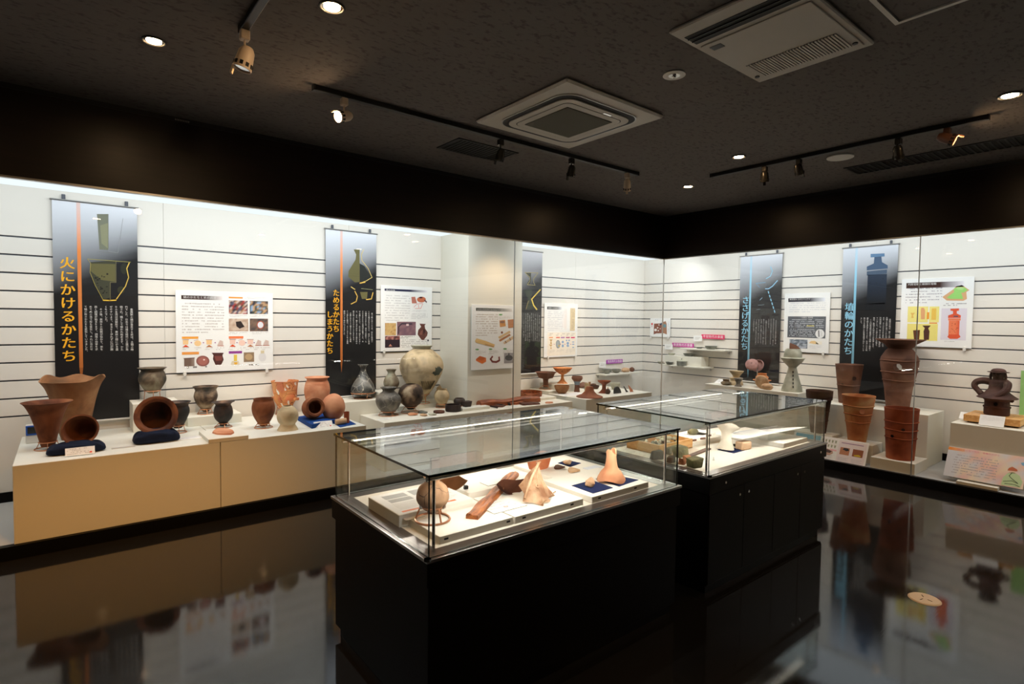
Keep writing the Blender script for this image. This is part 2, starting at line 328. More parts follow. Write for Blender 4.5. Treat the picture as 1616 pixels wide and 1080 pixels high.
# ------------------------------------------------------------------ printed boards
_gl = {}
_fo = bpy.data.curves.new('glyph', 'FONT'); _fo.size = 1; _fob = bpy.data.objects.new('glyph', _fo); COL.objects.link(_fob)
def glyph(ch, res):
    if (ch, res) not in _gl:
        _fo.body = ch; _fo.resolution_u = res
        dg = bpy.context.evaluated_depsgraph_get()
        me = bpy.data.meshes.new_from_object(_fob.evaluated_get(dg))
        _gl[(ch, res)] = ([v.co[:2] for v in me.vertices], [tuple(p.vertices) for p in me.polygons]); bpy.data.meshes.remove(me)
    return _gl[(ch, res)]
class Print:
    """flat print on a board; local x right, y up, origin top left, z out of the board"""
    def __init__(self, frame): self.v = []; self.f = []; self.c = []; self.fr = frame; self.lv = 0
    def at(self, x, y):                                  # photo pixel -> board coordinates
        O, ux, uy = self.fr; n = ux.cross(uy); d = ray(x, y); P = EYE + d * ((O - EYE).dot(n) / d.dot(n)) - O
        return (P.dot(ux), P.dot(uy))
    def poly2(self, pts, cols, lv=1):
        b = len(self.v); z = .0005 + lv * .0004
        self.v += [(x, y, z) for x, y in pts]; self.f.append(tuple(range(b, b + len(pts))))
        self.c.append(cols if isinstance(cols[0], (tuple, list)) else [cols] * len(pts))
    def poly(self, pts, col, lv=1): self.poly2([self.at(*p) for p in pts], col, lv)
    def rect2(self, x0, y0, x1, y1, col, lv=1, right=None, bottom=None):
        r = right or col
        if bottom: cc = [bottom, bottom, col, col]
        else: cc = [col, r, r, col]
        self.poly2([(x0, y1), (x1, y1), (x1, y0), (x0, y0)], cc, lv)
    def rect(self, x0, y0, x1, y1, col, lv=1, right=None, bottom=None):
        a = self.at(x0, y0); b = self.at(x1, y1)
        if right:
            xm = a[0] + (b[0] - a[0]) * .6; self.rect2(a[0], a[1], xm, b[1], col, lv); self.rect2(xm, a[1], b[0], b[1], col, lv, right)
        else: self.rect2(a[0], a[1], b[0], b[1], col, lv, right, bottom)
    def ell(self, cx, cy, rx, ry, col, lv=1, n=18): self.poly([(cx + rx * math.cos(-k * 2 * math.pi / n), cy + ry * math.sin(-k * 2 * math.pi / n)) for k in range(n)][::-1], col, lv)
    def line(self, pts, wpx, col, lv=1):
        P = [Vector(self.at(*p)) for p in pts]; w = abs(self.at(pts[0][0] + wpx, pts[0][1])[0] - P[0].x) / 2
        for a, b in zip(P, P[1:]):
            d = (b - a).normalized(); nn = Vector((-d.y, d.x)) * w; a2 = a - d * w * .6; b2 = b + d * w * .6
            self.poly2([tuple(a2 - nn), tuple(b2 - nn), tuple(b2 + nn), tuple(a2 + nn)], col, lv)
    def char(self, ch, x, y, sz, col, lv=2, res=2, sx=1.0):          # x,y = top left of the em box
        V, F = glyph(ch, res); b = len(self.v); z = .0005 + lv * .0004
        self.v += [(x + p[0] * sz * sx, y + (p[1] - .85) * sz, z) for p in V]
        for f in F: self.f.append(tuple(i + b for i in f)); self.c.append([col] * len(f))
    def vtext(self, t, xpx, y0px, y1px, col, szpx=None, lv=2, res=2, sx=1.0):
        a = self.at(xpx, y0px); e = self.at(xpx, y1px); step = (a[1] - e[1]) / len(t)
        sz = step if szpx is None else abs(self.at(xpx + szpx, y0px)[0] - a[0])
        for i, ch in enumerate(t):
            ox = sz * .55 if ch in '。、' else 0; oy = sz * .55 if ch in '。、' else 0
            if ch != ' ' and ch != '\u3000':
                for bo in ((-.022, 0, .022) if sz > .04 else (0,)): self.char(ch, a[0] - sz * sx / 2 + ox + bo * sz, a[1] - i * step - (step - sz) / 2 + oy + bo * sz * .4, sz, col, lv + 1 + bo * 30, res, sx)
    def columns(self, cols, x_right, dx, y0, y1, col, n, shift=(0.0, 0.0)):
        """vertical lines of text set from right to left; n characters fill y0..y1"""
        for k, t in enumerate(cols):
            x = x_right - k * dx; off = -shift[1] * k
            self.vtext(t, x, y0 + off, y0 + off + (y1 - y0) * len(t) / n, col, szpx=None, lv=2, res=1, sx=.95)
    def htext(self, t, x0, ytop, x1, col, lv=2, res=2):
        a = self.at(x0, ytop); e = self.at(x1, ytop); sz = (e[0] - a[0]) / len(t)
        for i, ch in enumerate(t): self.char(ch, a[0] + i * sz, a[1], sz, col, lv, res)
    def lines(self, x0, y0, x1, y1, n, col, seed=1, h=.45, lv=1, last=.6, dens=.75):
        """small body text too fine to read: rows of tiny marks"""
        rnd = random.Random(seed); a = self.at(x0, y0); b = self.at(x1, y1); dy = (a[1] - b[1]) / n; hh = dy * h
        for r in range(n):
            x = a[0] + (hh * 1.2 if r == 0 else 0); xe = b[0] if r < n - 1 else a[0] + (b[0] - a[0]) * last; y = a[1] - r * dy
            while x < xe:
                wd = hh * rnd.uniform(.5, 1.6)
                if rnd.random() < dens: self.rect2(x, y - hh * rnd.uniform(0, .2), min(x + wd, xe), y - hh * rnd.uniform(.75, 1.0), col, lv)
                x += wd + hh * rnd.uniform(.15, .45)
    def photo(self, x0, y0, x1, y1, cols, nx, ny, seed=3, lv=1):
        """a printed photograph a few pixels high: soft patches of its colours"""
        rnd = random.Random(seed); a = self.at(x0, y0); b = self.at(x1, y1); g = [[cols[rnd.randrange(len(cols))] for _ in range(nx + 1)] for _ in range(ny + 1)]
        for i in range(nx):
            for j in range(ny):
                X0 = a[0] + (b[0] - a[0]) * i / nx; X1 = a[0] + (b[0] - a[0]) * (i + 1) / nx; Y0 = a[1] + (b[1] - a[1]) * j / ny; Y1 = a[1] + (b[1] - a[1]) * (j + 1) / ny
                self.poly2([(X0, Y1), (X1, Y1), (X1, Y0), (X0, Y0)], [g[j + 1][i], g[j + 1][i + 1], g[j][i + 1], g[j][i]], lv)
    def build(self, parent, name='print'):
        me = bpy.data.meshes.new(name); me.from_pydata(self.v, [], self.f)
        ca = me.color_attributes.new('Col', 'FLOAT_COLOR', 'CORNER'); k = 0; data = []
        for cc in self.c:
            for c in cc: data += [c[0], c[1], c[2], 1]
        ca.data.foreach_set('color', data); me.materials.append(INK)
        o = bpy.data.objects.new(name, me); COL.objects.link(o); o.parent = parent; return o
def board(name, label, cat, O, ux, uy, W, H, th=.006, m=None, group=None, part='board'):
    """root at the top left of the front face"""
    r = root(name, label, cat, group=group); n = ux.cross(uy)
    mm = Matrix((ux, uy, n)).transposed().to_4x4(); mm.translation = O; r.matrix_world = mm
    finish(part, B(0, -H, -th, W, 0, 0, min(.001, th * .3)), m or PAPER, r)
    return r, Print((O, ux, uy))
XA, ZA = Vector((1, 0, 0)), Vector((0, 0, 1)); YN = Vector((0, -1, 0))
YG, XG, YB, XB = 4.5, 6.14, 5.6, 7.145
ZC, ZT, ZBASE = 2.86, 2.317, .085
def wall_board(name, label, cat, side, tl, tr, bl, th=.006, off=.02, m=None, part='board'):
    if side == 'L': f = lambda p: aty(*p, YB - off); ux = XA
    elif side == 'C': f = lambda p: aty(*p, 5.04 - off); ux = XA
    else: f = lambda p: atx(*p, XB - off); ux = YN
    a, b, c = f(tl), f(tr), f(bl)
    return board(name, label, cat, a, ux, ZA, abs((b - a).dot(ux)), a.z - c.z, th, m, part=part)
# ================================================================== STRUCTURE
X0, Y0 = -3.2, -3.4                                      # the room runs on behind the camera
struct(finish('floor', B(X0, Y0, -.1, XG, YG, 0), FLOORM))
struct(finish('ceiling', B(X0, Y0, ZC, XG + .05, YG + .05, ZC + .1), CEILM))
struct(finish('wall_near', B(X0, Y0 - .1, 0, XB, Y0, ZC), FASCIA)); struct(finish('wall_far_left', B(X0 - .1, Y0, 0, X0, YB + .1, ZC), FASCIA))
struct(finish('trim_1', B(X0, YG, ZT, XG, YG + .05, ZC), FASCIA)); struct(finish('trim_2', B(XG, Y0, ZT, XG + .05, YG + .05, ZC), FASCIA))
struct(finish('trim_3', B(X0, YG, 0, XG, YG + .05, ZBASE), BLACKP)); struct(finish('trim_4', B(XG, Y0, 0, XG + .05, YG + .05, ZBASE), BLACKP))
struct(finish('trim_5', B(X0, YG - .006, ZT - .012, XG, YG + .03, ZT), STEEL)); struct(finish('trim_6', B(XG - .006, Y0, ZT - .012, XG + .03, YG, ZT), STEEL))
struct(finish('trim_7', B(X0, YG - .004, ZC - .03, XG, YG, ZC), BLACKM)); struct(finish('trim_8', B(XG - .004, Y0, ZC - .03, XG, YG, ZC), BLACKM))
struct(finish('floor_left', B(X0, YG + .05, 0, XB, YB, ZBASE), VFLOOR)); struct(finish('floor_right', B(XG + .05, Y0, 0, XB, YG + .05, ZBASE), VFLOOR))
PX0, PX1, PY = 3.426, 4.18, 5.04
ZTOP = 2.45
wc = struct(finish('wall_column', B(PX0, PY, ZBASE, PX1, YB + .05, ZTOP + .1), BLOCK))
PANELZ = [2.072 - .1347 * k for k in range(11)]         # grooves of the slat wall
def slat_wall(name, a0, a1, joints, horiz):
    """backing with groove metal, each slat a plank of its own"""
    bk = B(a0, YB + .012, ZBASE, a1, YB + .06, ZTOP + .1) if horiz else B(XB + .012, a0, ZBASE, XB + .06, a1, ZTOP + .1)
    wl = struct(finish(name, bk, GROOVE)); cuts = [a0] + [j for j in joints if a0 < j < a1] + [a1]
    rows = [(PANELZ[0] + .006, ZTOP + .1)] + [(PANELZ[i + 1] + .006, PANELZ[i] - .006) for i in range(10)] + [(ZBASE, PANELZ[10] - .006)]
    for c0, c1 in zip(cuts, cuts[1:]):
        for z0, z1 in rows:
            bm = B(c0 + .0007, YB, z0, c1 - .0007, YB + .012, z1, .001) if horiz else B(XB, c0 + .0007, z0, XB + .012, c1 - .0007, z1, .001)
            finish('plank', bm, WALLW, wl)
    return wl
slat_wall('wall_left', X0, PX0, [-2.18, -.96, .68, 2.317], True)
slat_wall('wall_left_beyond_column', PX1, XB + .012, [5.6176], True)
slat_wall('wall_right', Y0, YB, [-.85, .77, 2.39, 4.029], False)
struct(finish('baseboard_left', B(X0, YB - .012, ZBASE, PX0, YB, ZBASE + .075), BLACKP)); struct(finish('baseboard_right', B(XB - .012, Y0, ZBASE, XB, YB - .012, ZBASE + .075), BLACKP))
# vitrine ceilings: light panels above the exhibits
def diffuser(x0, y0, x1, y1, label):
    r = root('light_panel', label, 'light panel', ((x0 + x1) / 2, (y0 + y1) / 2, ZTOP)); W, D = (x1 - x0) / 2, (y1 - y0) / 2
    finish('housing', B(-W, -D, .004, W, D, .06), WHITEP, r); finish('diffuser', B(-W, -D, 0, W, D, .004), DIFF, r)
diffuser(X0, YG + .06, PX0 - .002, YB - .002, 'long white light panel along the top of the left glass vitrine')
struct(finish('trim_12', B(PX0, YG + .06, ZTOP, PX1, PY, ZTOP + .06), BLOCK))
diffuser(PX1 + .002, YG + .06, XB - .002, YB - .002, 'white light panel in the vitrine corner beyond the column')
diffuser(XG + .06, Y0, XB - .002, YG + .058, 'long white light panel along the top of the right glass vitrine')
def pane(name, x0, y0, x1, y1, z0, z1):
    return struct(finish(name, B(x0, y0, z0, x1, y1, z1), GLASSV))
gj = [X0, -1.6, .35, 3.642, XG - .002]
pane('window_1', X0, YG + .01, 3.640, YG + .018, ZBASE, ZT); pane('window_2', 3.644, YG + .01, XG + .01, YG + .018, ZBASE, ZT)
pane('window_3', XG + .01, 1.703, XG + .018, YG + .006, ZBASE, ZT); pane('window_4', XG + .01, Y0, XG + .018, 1.697, ZBASE, ZT)
struct(finish('trim_9', B(3.640, YG + .008, ZBASE, 3.644, YG + .02, ZT), STEEL)); struct(finish('trim_10', B(XG + .008, 1.697, ZBASE, XG + .02, 1.703, ZT), STEEL))
struct(finish('trim_11', B(XG + .008, YG + .004, ZBASE, XG + .014, YG + .02, ZT), WHITEP))
# warm reflector lamps fixed behind the fascia, aimed at the exhibits
for x, tx in ((-1.6, -1.6), (-.3, -.1), (.6, .7), (1.5, 1.6), (2.5, 2.6), (3.6, 3.75), (4.6, 4.7), (5.5, 5.5)):
    if 3.3 < x < 4:
        lamp('vitrine spot', 'SPOT', (3.8, YG + .08, 2.40), VSPOT * .62, (1.0, .72, .46), (3.8, PY, .95), spot_size=1.9, spot_blend=1, shadow_soft_size=.05); continue
    lamp('vitrine spot', 'SPOT', (x, YG + .1, 2.40), VSPOT * (.55 if x < 0 else 1), WARM2, (tx, YB - .12, .95), spot_size=1.25, spot_blend=1, shadow_soft_size=.03)
for y, ty in ((4.0, 4.0), (3.0, 3.0), (2.1, 2.1), (1.3, 1.2), (.3, .3), (-.8, -.8)):
    lamp('vitrine spot', 'SPOT', (XG + .1, y, 2.40), VSPOT * .62, WARM2, (XB - .12, ty, .95), spot_size=1.25, spot_blend=1, shadow_soft_size=.03)

for x0, x1 in ((-3.0, 0.2), (0.2, 3.3), (4.25, 6.9)):  # added area lamps, unseen behind the fascia, to light the back walls evenly
    k = .55 if x0 < -1 else .8 if x0 > 4 else 1
    lamp('vitrine fill', 'AREA', ((x0 + x1) / 2, YG + .09, 2.41), WALLFILL * (x1 - x0) * k, (.92, .97, 1.0), ((x0 + x1) / 2, YB, .95), shape='RECTANGLE', size=x1 - x0 - .05, size_y=.05)
for y0, y1 in ((2.4, 4.5), (.3, 2.4), (-2.0, .3)):
    o = lamp('vitrine fill', 'AREA', (XG + .09, (y0 + y1) / 2, 2.41), WALLFILL * .66 * (y1 - y0), (.92, .97, 1.0), None, shape='RECTANGLE', size=y1 - y0 - .05, size_y=.05)
    q = Vector((1.0, 0, -1.46)).normalized(); xv = Vector((0, 1, 0)); o.rotation_euler = Matrix((xv, (-q).cross(xv), -q)).transposed().to_euler()
def smooth3(P, sub=4):
    P = [Vector(p) for p in P]; Q = [P[0]] + P + [P[-1]]; out = []
    for i in range(1, len(Q) - 2):
        for k in range(sub):
            t = k / sub; a, b, c, d = Q[i - 1], Q[i], Q[i + 1], Q[i + 2]; out.append(.5 * (2 * b + (c - a) * t + (2 * a - 5 * b + 4 * c - d) * t * t + (3 * b - a - 3 * c + d) * t ** 3))
    return out + [P[-1]]
def spread(r, sub=4):
    return [r[i] + (r[i + 1] - r[i]) * k / sub for i in range(len(r) - 1) for k in range(sub)] + [r[-1]]
# ================================================================== CEILING FITTINGS
def cassette4():
    c = [atz(*q, ZC) for q in ((897, 119), (1046, 181), (897, 231), (751, 188))]
    cx, cy = sum(p.x for p in c) / 4, sum(p.y for p in c) / 4
    xs = sorted(p.x for p in c); h = ((xs[2] + xs[3]) - (xs[0] + xs[1])) / 4
    r = root('ceiling_air_conditioner', 'square four way air conditioner panel with rounded air slot in the ceiling', 'air conditioner', (cx, cy, ZC))
    finish('frame', B(-h, -h, -.025, h, h, 0, .012), GREYP, r)
    def rr(bm, a, rad, z0, z1, n=6):
        pts = []
        for sx, sy, a0 in ((1, 1, 0), (-1, 1, 90), (-1, -1, 180), (1, -1, 270)):
            for k in range(n + 1):
                t = math.radians(a0 + 90 * k / n); pts.append((sx * (a - rad) + rad * math.cos(t), sy * (a - rad) + rad * math.sin(t)))
        lo = [bm.verts.new((*p, z0)) for p in pts]; hi = [bm.verts.new((*p, z1)) for p in pts]
        bm.faces.new(lo[::-1]); bm.faces.new(hi)
        for i in range(len(pts)): bm.faces.new((lo[i], lo[(i + 1) % len(pts)], hi[(i + 1) % len(pts)], hi[i]))
        return bm
    finish('slot_trim', rr(new(), h * .79, .12, -.031, -.025), STEEL, r); finish('air_slot', rr(new(), h * .77, .11, -.033, -.02), SLOTM, r)
    finish('inner_panel', rr(new(), h * .69, .09, -.04, -.02), GREYP, r); finish('seam', rr(new(), h * .585, .05, -.0405, -.03), SLOTM, r)
    finish('seam_panel', rr(new(), h * .575, .05, -.042, -.03), GREYP, r); finish('intake_grille', B(-h * .46, -h * .46, -.046, h * .46, h * .46, -.03), GRILLE, r)
    finish('badge', B(h * .1, -h * .64, -.043, h * .26, -h * .60, -.04), CHROME, r)
cassette4()
def cassette1():
    a, b, c = atz(1057, 46, ZC), atz(1196, 126, ZC), atz(1381, 64, ZC)
    x0, x1, y1, y0 = a.x, b.x, (a.y + b.y) / 2, c.y; W, H = x1 - x0, y1 - y0
    r = root('ceiling_vent_unit', 'large ceiling vent panel with one long slot and ribbed intake at upper right', 'air conditioner', (x0, y0, ZC))
    finish('frame', B(0, 0, -.02, W, H, 0, .006), GREYP, r)
    finish('air_slot', B(W * .10, H * .06, -.022, W * .22, H * .95, -.01), SLOTM, r)
    for k in range(2): finish('louvre', B(W * (.135 + .04 * k), H * .06, -.026, W * (.141 + .04 * k), H * .95, -.02), BLACKM, r)
    finish('access_panel', B(W * .26, H * .05, -.026, W * .95, H * .95, -.02, .003), GREYP, r)
    finish('badge', B(W * .30, H * .80, -.028, W * .35, H * .90, -.024), BLACKM, r)
    gx0, gx1, gy0, gy1 = W * .68, W * .90, H * .12, H * .88
    finish('intake_recess', B(gx0, gy0, -.0265, gx1, gy1, -.02), SLOTM, r)
    n = 30; first = None
    for k in range(n):
        if first is None: first = finish('rib', B(gx0, 0, -.031, gx1, (gy1 - gy0) / n * .6, -.026), GREYP, r, (0, gy0, 0))
        else:
            o = first.copy(); COL.objects.link(o); o.location.y = gy0 + (gy1 - gy0) * k / n
    for fy in (.085, .925):
        bm = new(); bmesh.ops.create_cone(bm, cap_ends=True, segments=12, radius1=.012, radius2=.012, depth=.006); finish('screw', bm, BLACKM, r, (W * .88, H * fy, -.028))
cassette1()
def hatch():
    p, q, u = atz(1413, 36, ZC), atz(1376, 0, ZC), atz(1512, 0, ZC); W = max(.5, (p.x - q.x) * 1.5); H = max(.5, (p.y - u.y) * 1.4)
    r = root('ceiling_hatch', 'white framed ceiling access hatch at the top edge of the picture', 'hatch', (p.x - W, p.y - H, ZC)); t = .02
    bm = new(); box(bm, 0, 0, -.012, W, t, 0); box(bm, 0, H - t, -.012, W, H, 0); box(bm, 0, t, -.012, t, H - t, 0); box(bm, W - t, t, -.012, W, H - t, 0); finish('frame', bm, WHITEP, r)
    finish('door', B(t + .006, t + .006, -.006, W - t - .006, H - t - .006, 0), CEILM, r)
hatch()
def disc(bm, R, z0, z1, n=28, R2=None):
    bmesh.ops.create_cone(bm, cap_ends=True, segments=n, radius1=R, radius2=R2 or R, depth=z1 - z0, matrix=Matrix.Translation((0, 0, (z0 + z1) / 2))); return bm
def torus(bm, R, r, z): ring(bm, R, z, r, 28, 8); return bm
def downlight(x, y, wpx, label, lit=True, k=1):
    P = atz(x, y, ZC); R = wpx * px(P) / 2
    r = root('recessed_downlight', label, 'ceiling light', P, group='recessed downlights')
    if lit:
        finish('trim_ring', torus(new(), R * .92, R * .1, -.004), BLACKM, r); finish('reflector', disc(new(), R * .88, -.003, -.001), CHROME, r); finish('lens', disc(new(), R * .62, -.006, -.002), LAMPD, r)
        lamp('downlight beam', 'SPOT', (P.x, P.y, ZC - .03), DOWN * k, WARM, (P.x, P.y, 0), spot_size=2.2, spot_blend=.8, shadow_soft_size=.04)
    else:
        finish('trim_ring', disc(new(), R, -.008, 0, R2=R * .96), WHITEP, r); finish('reflector', disc(new(), R * .5, -.01, -.006), CHROME, r); finish('bulb', blob(new(), R * .22, R * .22, R * .2, 2, 0), CHROME, r, (0, 0, -.022))
downlight(243, 64, 34, 'small lit recessed downlight at far left of the ceiling', k=2)
downlight(524, 10, 40, 'bright lit recessed downlight at the top edge left of centre')
downlight(1166, 247, 22, 'lit recessed downlight above the left end of the right track')
downlight(1086, 294, 18, 'smallest lit recessed downlight near the room corner')
downlight(1594, 150, 34, 'bright lit recessed downlight at right end of the right track')
downlight(1064, 117, 35, 'white unlit recessed downlight beside the square air conditioner', False)
for x, y, nm in ((4.9, .15, 'just past the right edge'), (-.9, 3.2, 'added just past the left edge'), (-1.9, 1.6, 'far past the left edge'), (.4, -.9, 'right behind the viewer'), (2.6, -.9, 'to the right behind the viewer'), (4.6, -1.6, 'farthest behind the viewer')):  # the lamp just past the left edge is invented to warm the plinth fronts
    r = root('recessed_downlight', 'lit recessed downlight out of the picture, ' + nm, 'ceiling light', (x, y, ZC), group='recessed downlights')
    finish('trim_ring', torus(new(), .06, .006, -.004), BLACKM, r); finish('lens', disc(new(), .042, -.006, -.002), LAMPD, r)
    lamp('downlight beam', 'SPOT', (x, y, ZC - .03), DOWN, WARM, (x, y, 0), spot_size=2.2, spot_blend=.8, shadow_soft_size=.04)
P = atz(1326, 247, ZC); r = root('ceiling_speaker', 'round white speaker cover in the ceiling under the right track', 'speaker', P)
finish('cover', disc(new(), 19 * px(P), -.012, 0, R2=17 * px(P)), WHITEP, r); finish('rim', torus(new(), 18.5 * px(P), .004, -.004), GREYP, r)
def grille(label, name, x0, y0, x1, y1, n, along):
    r = root(name, label, 'vent', (x0, y0, ZC)); W, H = x1 - x0, y1 - y0
    bm = new(); t = .02; box(bm, 0, 0, -.006, W, t, 0); box(bm, 0, H - t, -.006, W, H, 0); box(bm, 0, t, -.006, t, H - t, 0); box(bm, W - t, t, -.006, W, H - t, 0); finish('frame', bm, BLACKM, r)
    finish('duct', B(t, t, -.002, W - t, H - t, 0), SLOTM, r); first = None
    for k in range(n):
        d = ((W if along == 'x' else H) - 2 * t) * k / n
        if first is None: first = finish('louvre', B(t, t, -.006, t + (W - 2 * t) / n * .35, H - t, -.001) if along == 'x' else B(t, t, -.006, W - t, t + (H - 2 * t) / n * .35, -.001), BLACKM, r)
        else:
            o = first.copy(); COL.objects.link(o); o.location = (d, 0, 0) if along == 'x' else (0, d, 0)
a, b, c, d = [atz(*q, ZC) for q in ((694, 231), (722, 218), (812, 241), (785, 255))]
grille('dark rectangular ceiling grille behind the left track', 'ceiling_grille', min(a.x, b.x), (d.y + a.y) / 2, (c.x + d.x) / 2, (b.y + c.y) / 2, 16, 'x')
a, b = atz(1331, 265, ZC), atz(1346, 276, ZC); grille('long dark slotted ceiling grille behind the right track', 'ceiling_grille', a.x, b.y - 2.2, b.x, a.y, 48, 'y')
a = atz(290, 188, ZC - .02); r = root('fascia_vent', 'tiny silver slotted vent where the dark fascia meets the ceiling', 'vent', (a.x, YG - .006, ZC - .018))
for k in range(9): finish('slot', B(-.045 + k * .01, -.002, -.006, -.040 + k * .01, .0, .006), STEEL, r)
# tracks and spotlights
def track(name, label, p, q):
    L = (q - p).length; d = (q - p).normalized(); r = root(name, label, 'lighting track', p, (0, 0, math.atan2(d.y, d.x)))
    finish('rail', B(0, -.018, -.032, L, .018, 0, .003), BLACKM, r); finish('end_cap', B(-.012, -.019, -.034, 0, .019, 0), BLACKM, r); finish('end_cap', B(L, -.019, -.034, L + .012, .019, 0), BLACKM, r)
a, b = atz(497, 134, ZC), atz(1005, 272, ZC); ym = (a.y + b.y) / 2; track('lighting_track', 'long black ceiling lighting track along the left vitrine', Vector((a.x, ym, ZC)), Vector((b.x, ym, ZC)))
c, d = atz(1121, 274, ZC), atz(1560, 183, ZC); xm = (c.x + d.x) / 2; track('lighting_track', 'long black ceiling lighting track along the right vitrine', Vector((xm, c.y, ZC)), Vector((xm, d.y, ZC)))
e = atz(383, 42, ZC); track('lighting_track', 'end of a black lighting track at the upper left', Vector((e.x, e.y - 2.2, ZC)), Vector((e.x, e.y, ZC)))
CLEARG = plain('smoked lamp body', s(70, 66, 60), .25, .6, .6)
def spot(xpx, ypx, hpx, line, label, m, aim, hl=.085, hr=.036, lit=False):
    """adapter in the track, thin stem, slotted can"""
    if line == 'L': P = aty(xpx, ypx, ym)
    elif line == 'R': P = atx(xpx, ypx, xm)
    else: P = atx(xpx, ypx, e.x)
    P = Vector((P.x, P.y, ZC - .032)); r = root('track_spotlight', label, 'spotlight', P)
    drop = hpx * px(P)
    finish('adapter', B(-.02, -.02, -.045, .02, .02, 0, .004), m, r)
    zb = -drop; bm = new(); tube(bm, [(0, 0, -.04), (0, 0, zb)], .005, 8); finish('stem', bm, m, r)
    ax = Vector(aim).normalized(); q = ax.to_track_quat('Z', 'Y').to_matrix().to_4x4(); q.translation = (0, 0, zb)
    bm = lathe(new(), [(.0, -.55), (.55, -.55), (.82, -.35), (.9, 0), (1, .5)], hr, hl, smooth=False, wob=0, seg=20, wall=.12, xf=q); hd = finish('head', bm, m, r)
    for k in range(10):
        t = q @ Matrix.Rotation(k * math.tau / 10, 4, 'Z'); bm = B(hr * .84, -hr * .16, hl * .22, hr * 1.02, hr * .16, hl * .40); bmesh.ops.transform(bm, matrix=t, verts=bm.verts); finish('vent_slot', bm, SLOTM, hd)
    bm = disc(new(), hr * .82, hl * .40, hl * .44, 20); bmesh.ops.transform(bm, matrix=q, verts=bm.verts); finish('lens', bm, LAMPW if lit else CHROME, hd)
    bm = B(-hr * .3, hr * .8, hl * .5, hr * .3, hr * 1.0, hl * .85); bmesh.ops.transform(bm, matrix=q, verts=bm.verts); finish('shade_tab', bm, m, hd)
    if lit: lamp('spotlight beam', 'SPOT', P + Vector((0, 0, zb)) + ax * .06, 26, WARM, P + Vector((0, 0, zb)) + ax, spot_size=.9, spot_blend=.6, shadow_soft_size=.03)
IVORY = plain('ivory lamp body', s(206, 186, 164), .45, .4)
spot(386, 40, 44, 'E', 'slotted ivory track spotlight hanging at the upper left', IVORY, (-.25, .1, -1), .1, .042)
spot(543, 154, 28, 'L', 'ivory track spotlight shining to the left on the left track', IVORY, (-.9, -.3, -.35), .1, .036, True)
spot(790, 222, 24, 'L', 'dark track spotlight in front of the ceiling grille', CLEARG, (-.1, .25, -1), .085, .034)
spot(902, 252, 20, 'L', 'dark round headed track spotlight under the square air conditioner', CLEARG, (0, .2, -1), .085, .036)
spot(990, 273, 19, 'L', 'small ivory track spotlight at the right end of the left track', IVORY, (.35, .3, -1), .1, .034)
spot(1207, 264, 16, 'R', 'first dark spotlight from the corner on the right track', CLEARG, (.2, .1, -1), .085, .036)
spot(1261, 253, 16, 'R', 'second dark spotlight from the corner on the right track', CLEARG, (.4, -.1, -1), .085, .036)
spot(1418, 220, 22, 'R', 'dark spotlight on the right track beside the lit one', CLEARG, (.4, .0, -1), .09, .036)
spot(1495, 204, 16, 'R', 'lit dark spotlight tilted to the right on the right track', plain('brown lamp body', s(96, 62, 44), .4, .5), (.25, -.95, -.45), .1, .038, True)
# unseen lamp added on the upper left track to wash the plinth fronts
P = Vector((e.x, e.y - 1.5, ZC - .032)); r = root('track_spotlight', 'added ivory spotlight farther back on the upper left track, out of view', 'spotlight', P); finish('adapter', B(-.02, -.02, -.045, .02, .02, 0, .004), IVORY, r)
bm = new(); tube(bm, [(0, 0, -.04), (0, 0, -.12)], .005, 8); finish('stem', bm, IVORY, r); ax = (Vector((.35, YG, .34)) - P).normalized(); q = ax.to_track_quat('Z', 'Y').to_matrix().to_4x4(); q.translation = (0, 0, -.14)
hd = finish('head', lathe(new(), [(.0, -.55), (.55, -.55), (.82, -.35), (.9, 0), (1, .5)], .042, .1, smooth=False, wob=0, seg=20, wall=.12, xf=q), IVORY, r); bm = disc(new(), .034, .040, .044, 20); bmesh.ops.transform(bm, matrix=q, verts=bm.verts); finish('lens', bm, LAMPW, hd)
sb = lamp('spotlight beam', 'SPOT', P + Vector((0, 0, -.14)) + ax * .06, 225, WARM, (.12, YG, .02), spot_size=.36, spot_blend=1.0, shadow_soft_size=.03); sb.scale = (2.7, 1, 1)
# floor socket
P = atz(1459, 946, 0); r = root('floor_socket', 'round off white floor socket cover set in the dark floor', 'floor socket', P)
finish('cover', disc(new(), 22 * px(P), 0, .005, R2=20 * px(P)), WHITEP, r)
for a in (.6, 2.9, 4.4): finish('slot', B(-.012, -.002, .0045, .012, .002, .006), SLOTM, r, (.028 * math.cos(a), .028 * math.sin(a), 0), (0, 0, a))
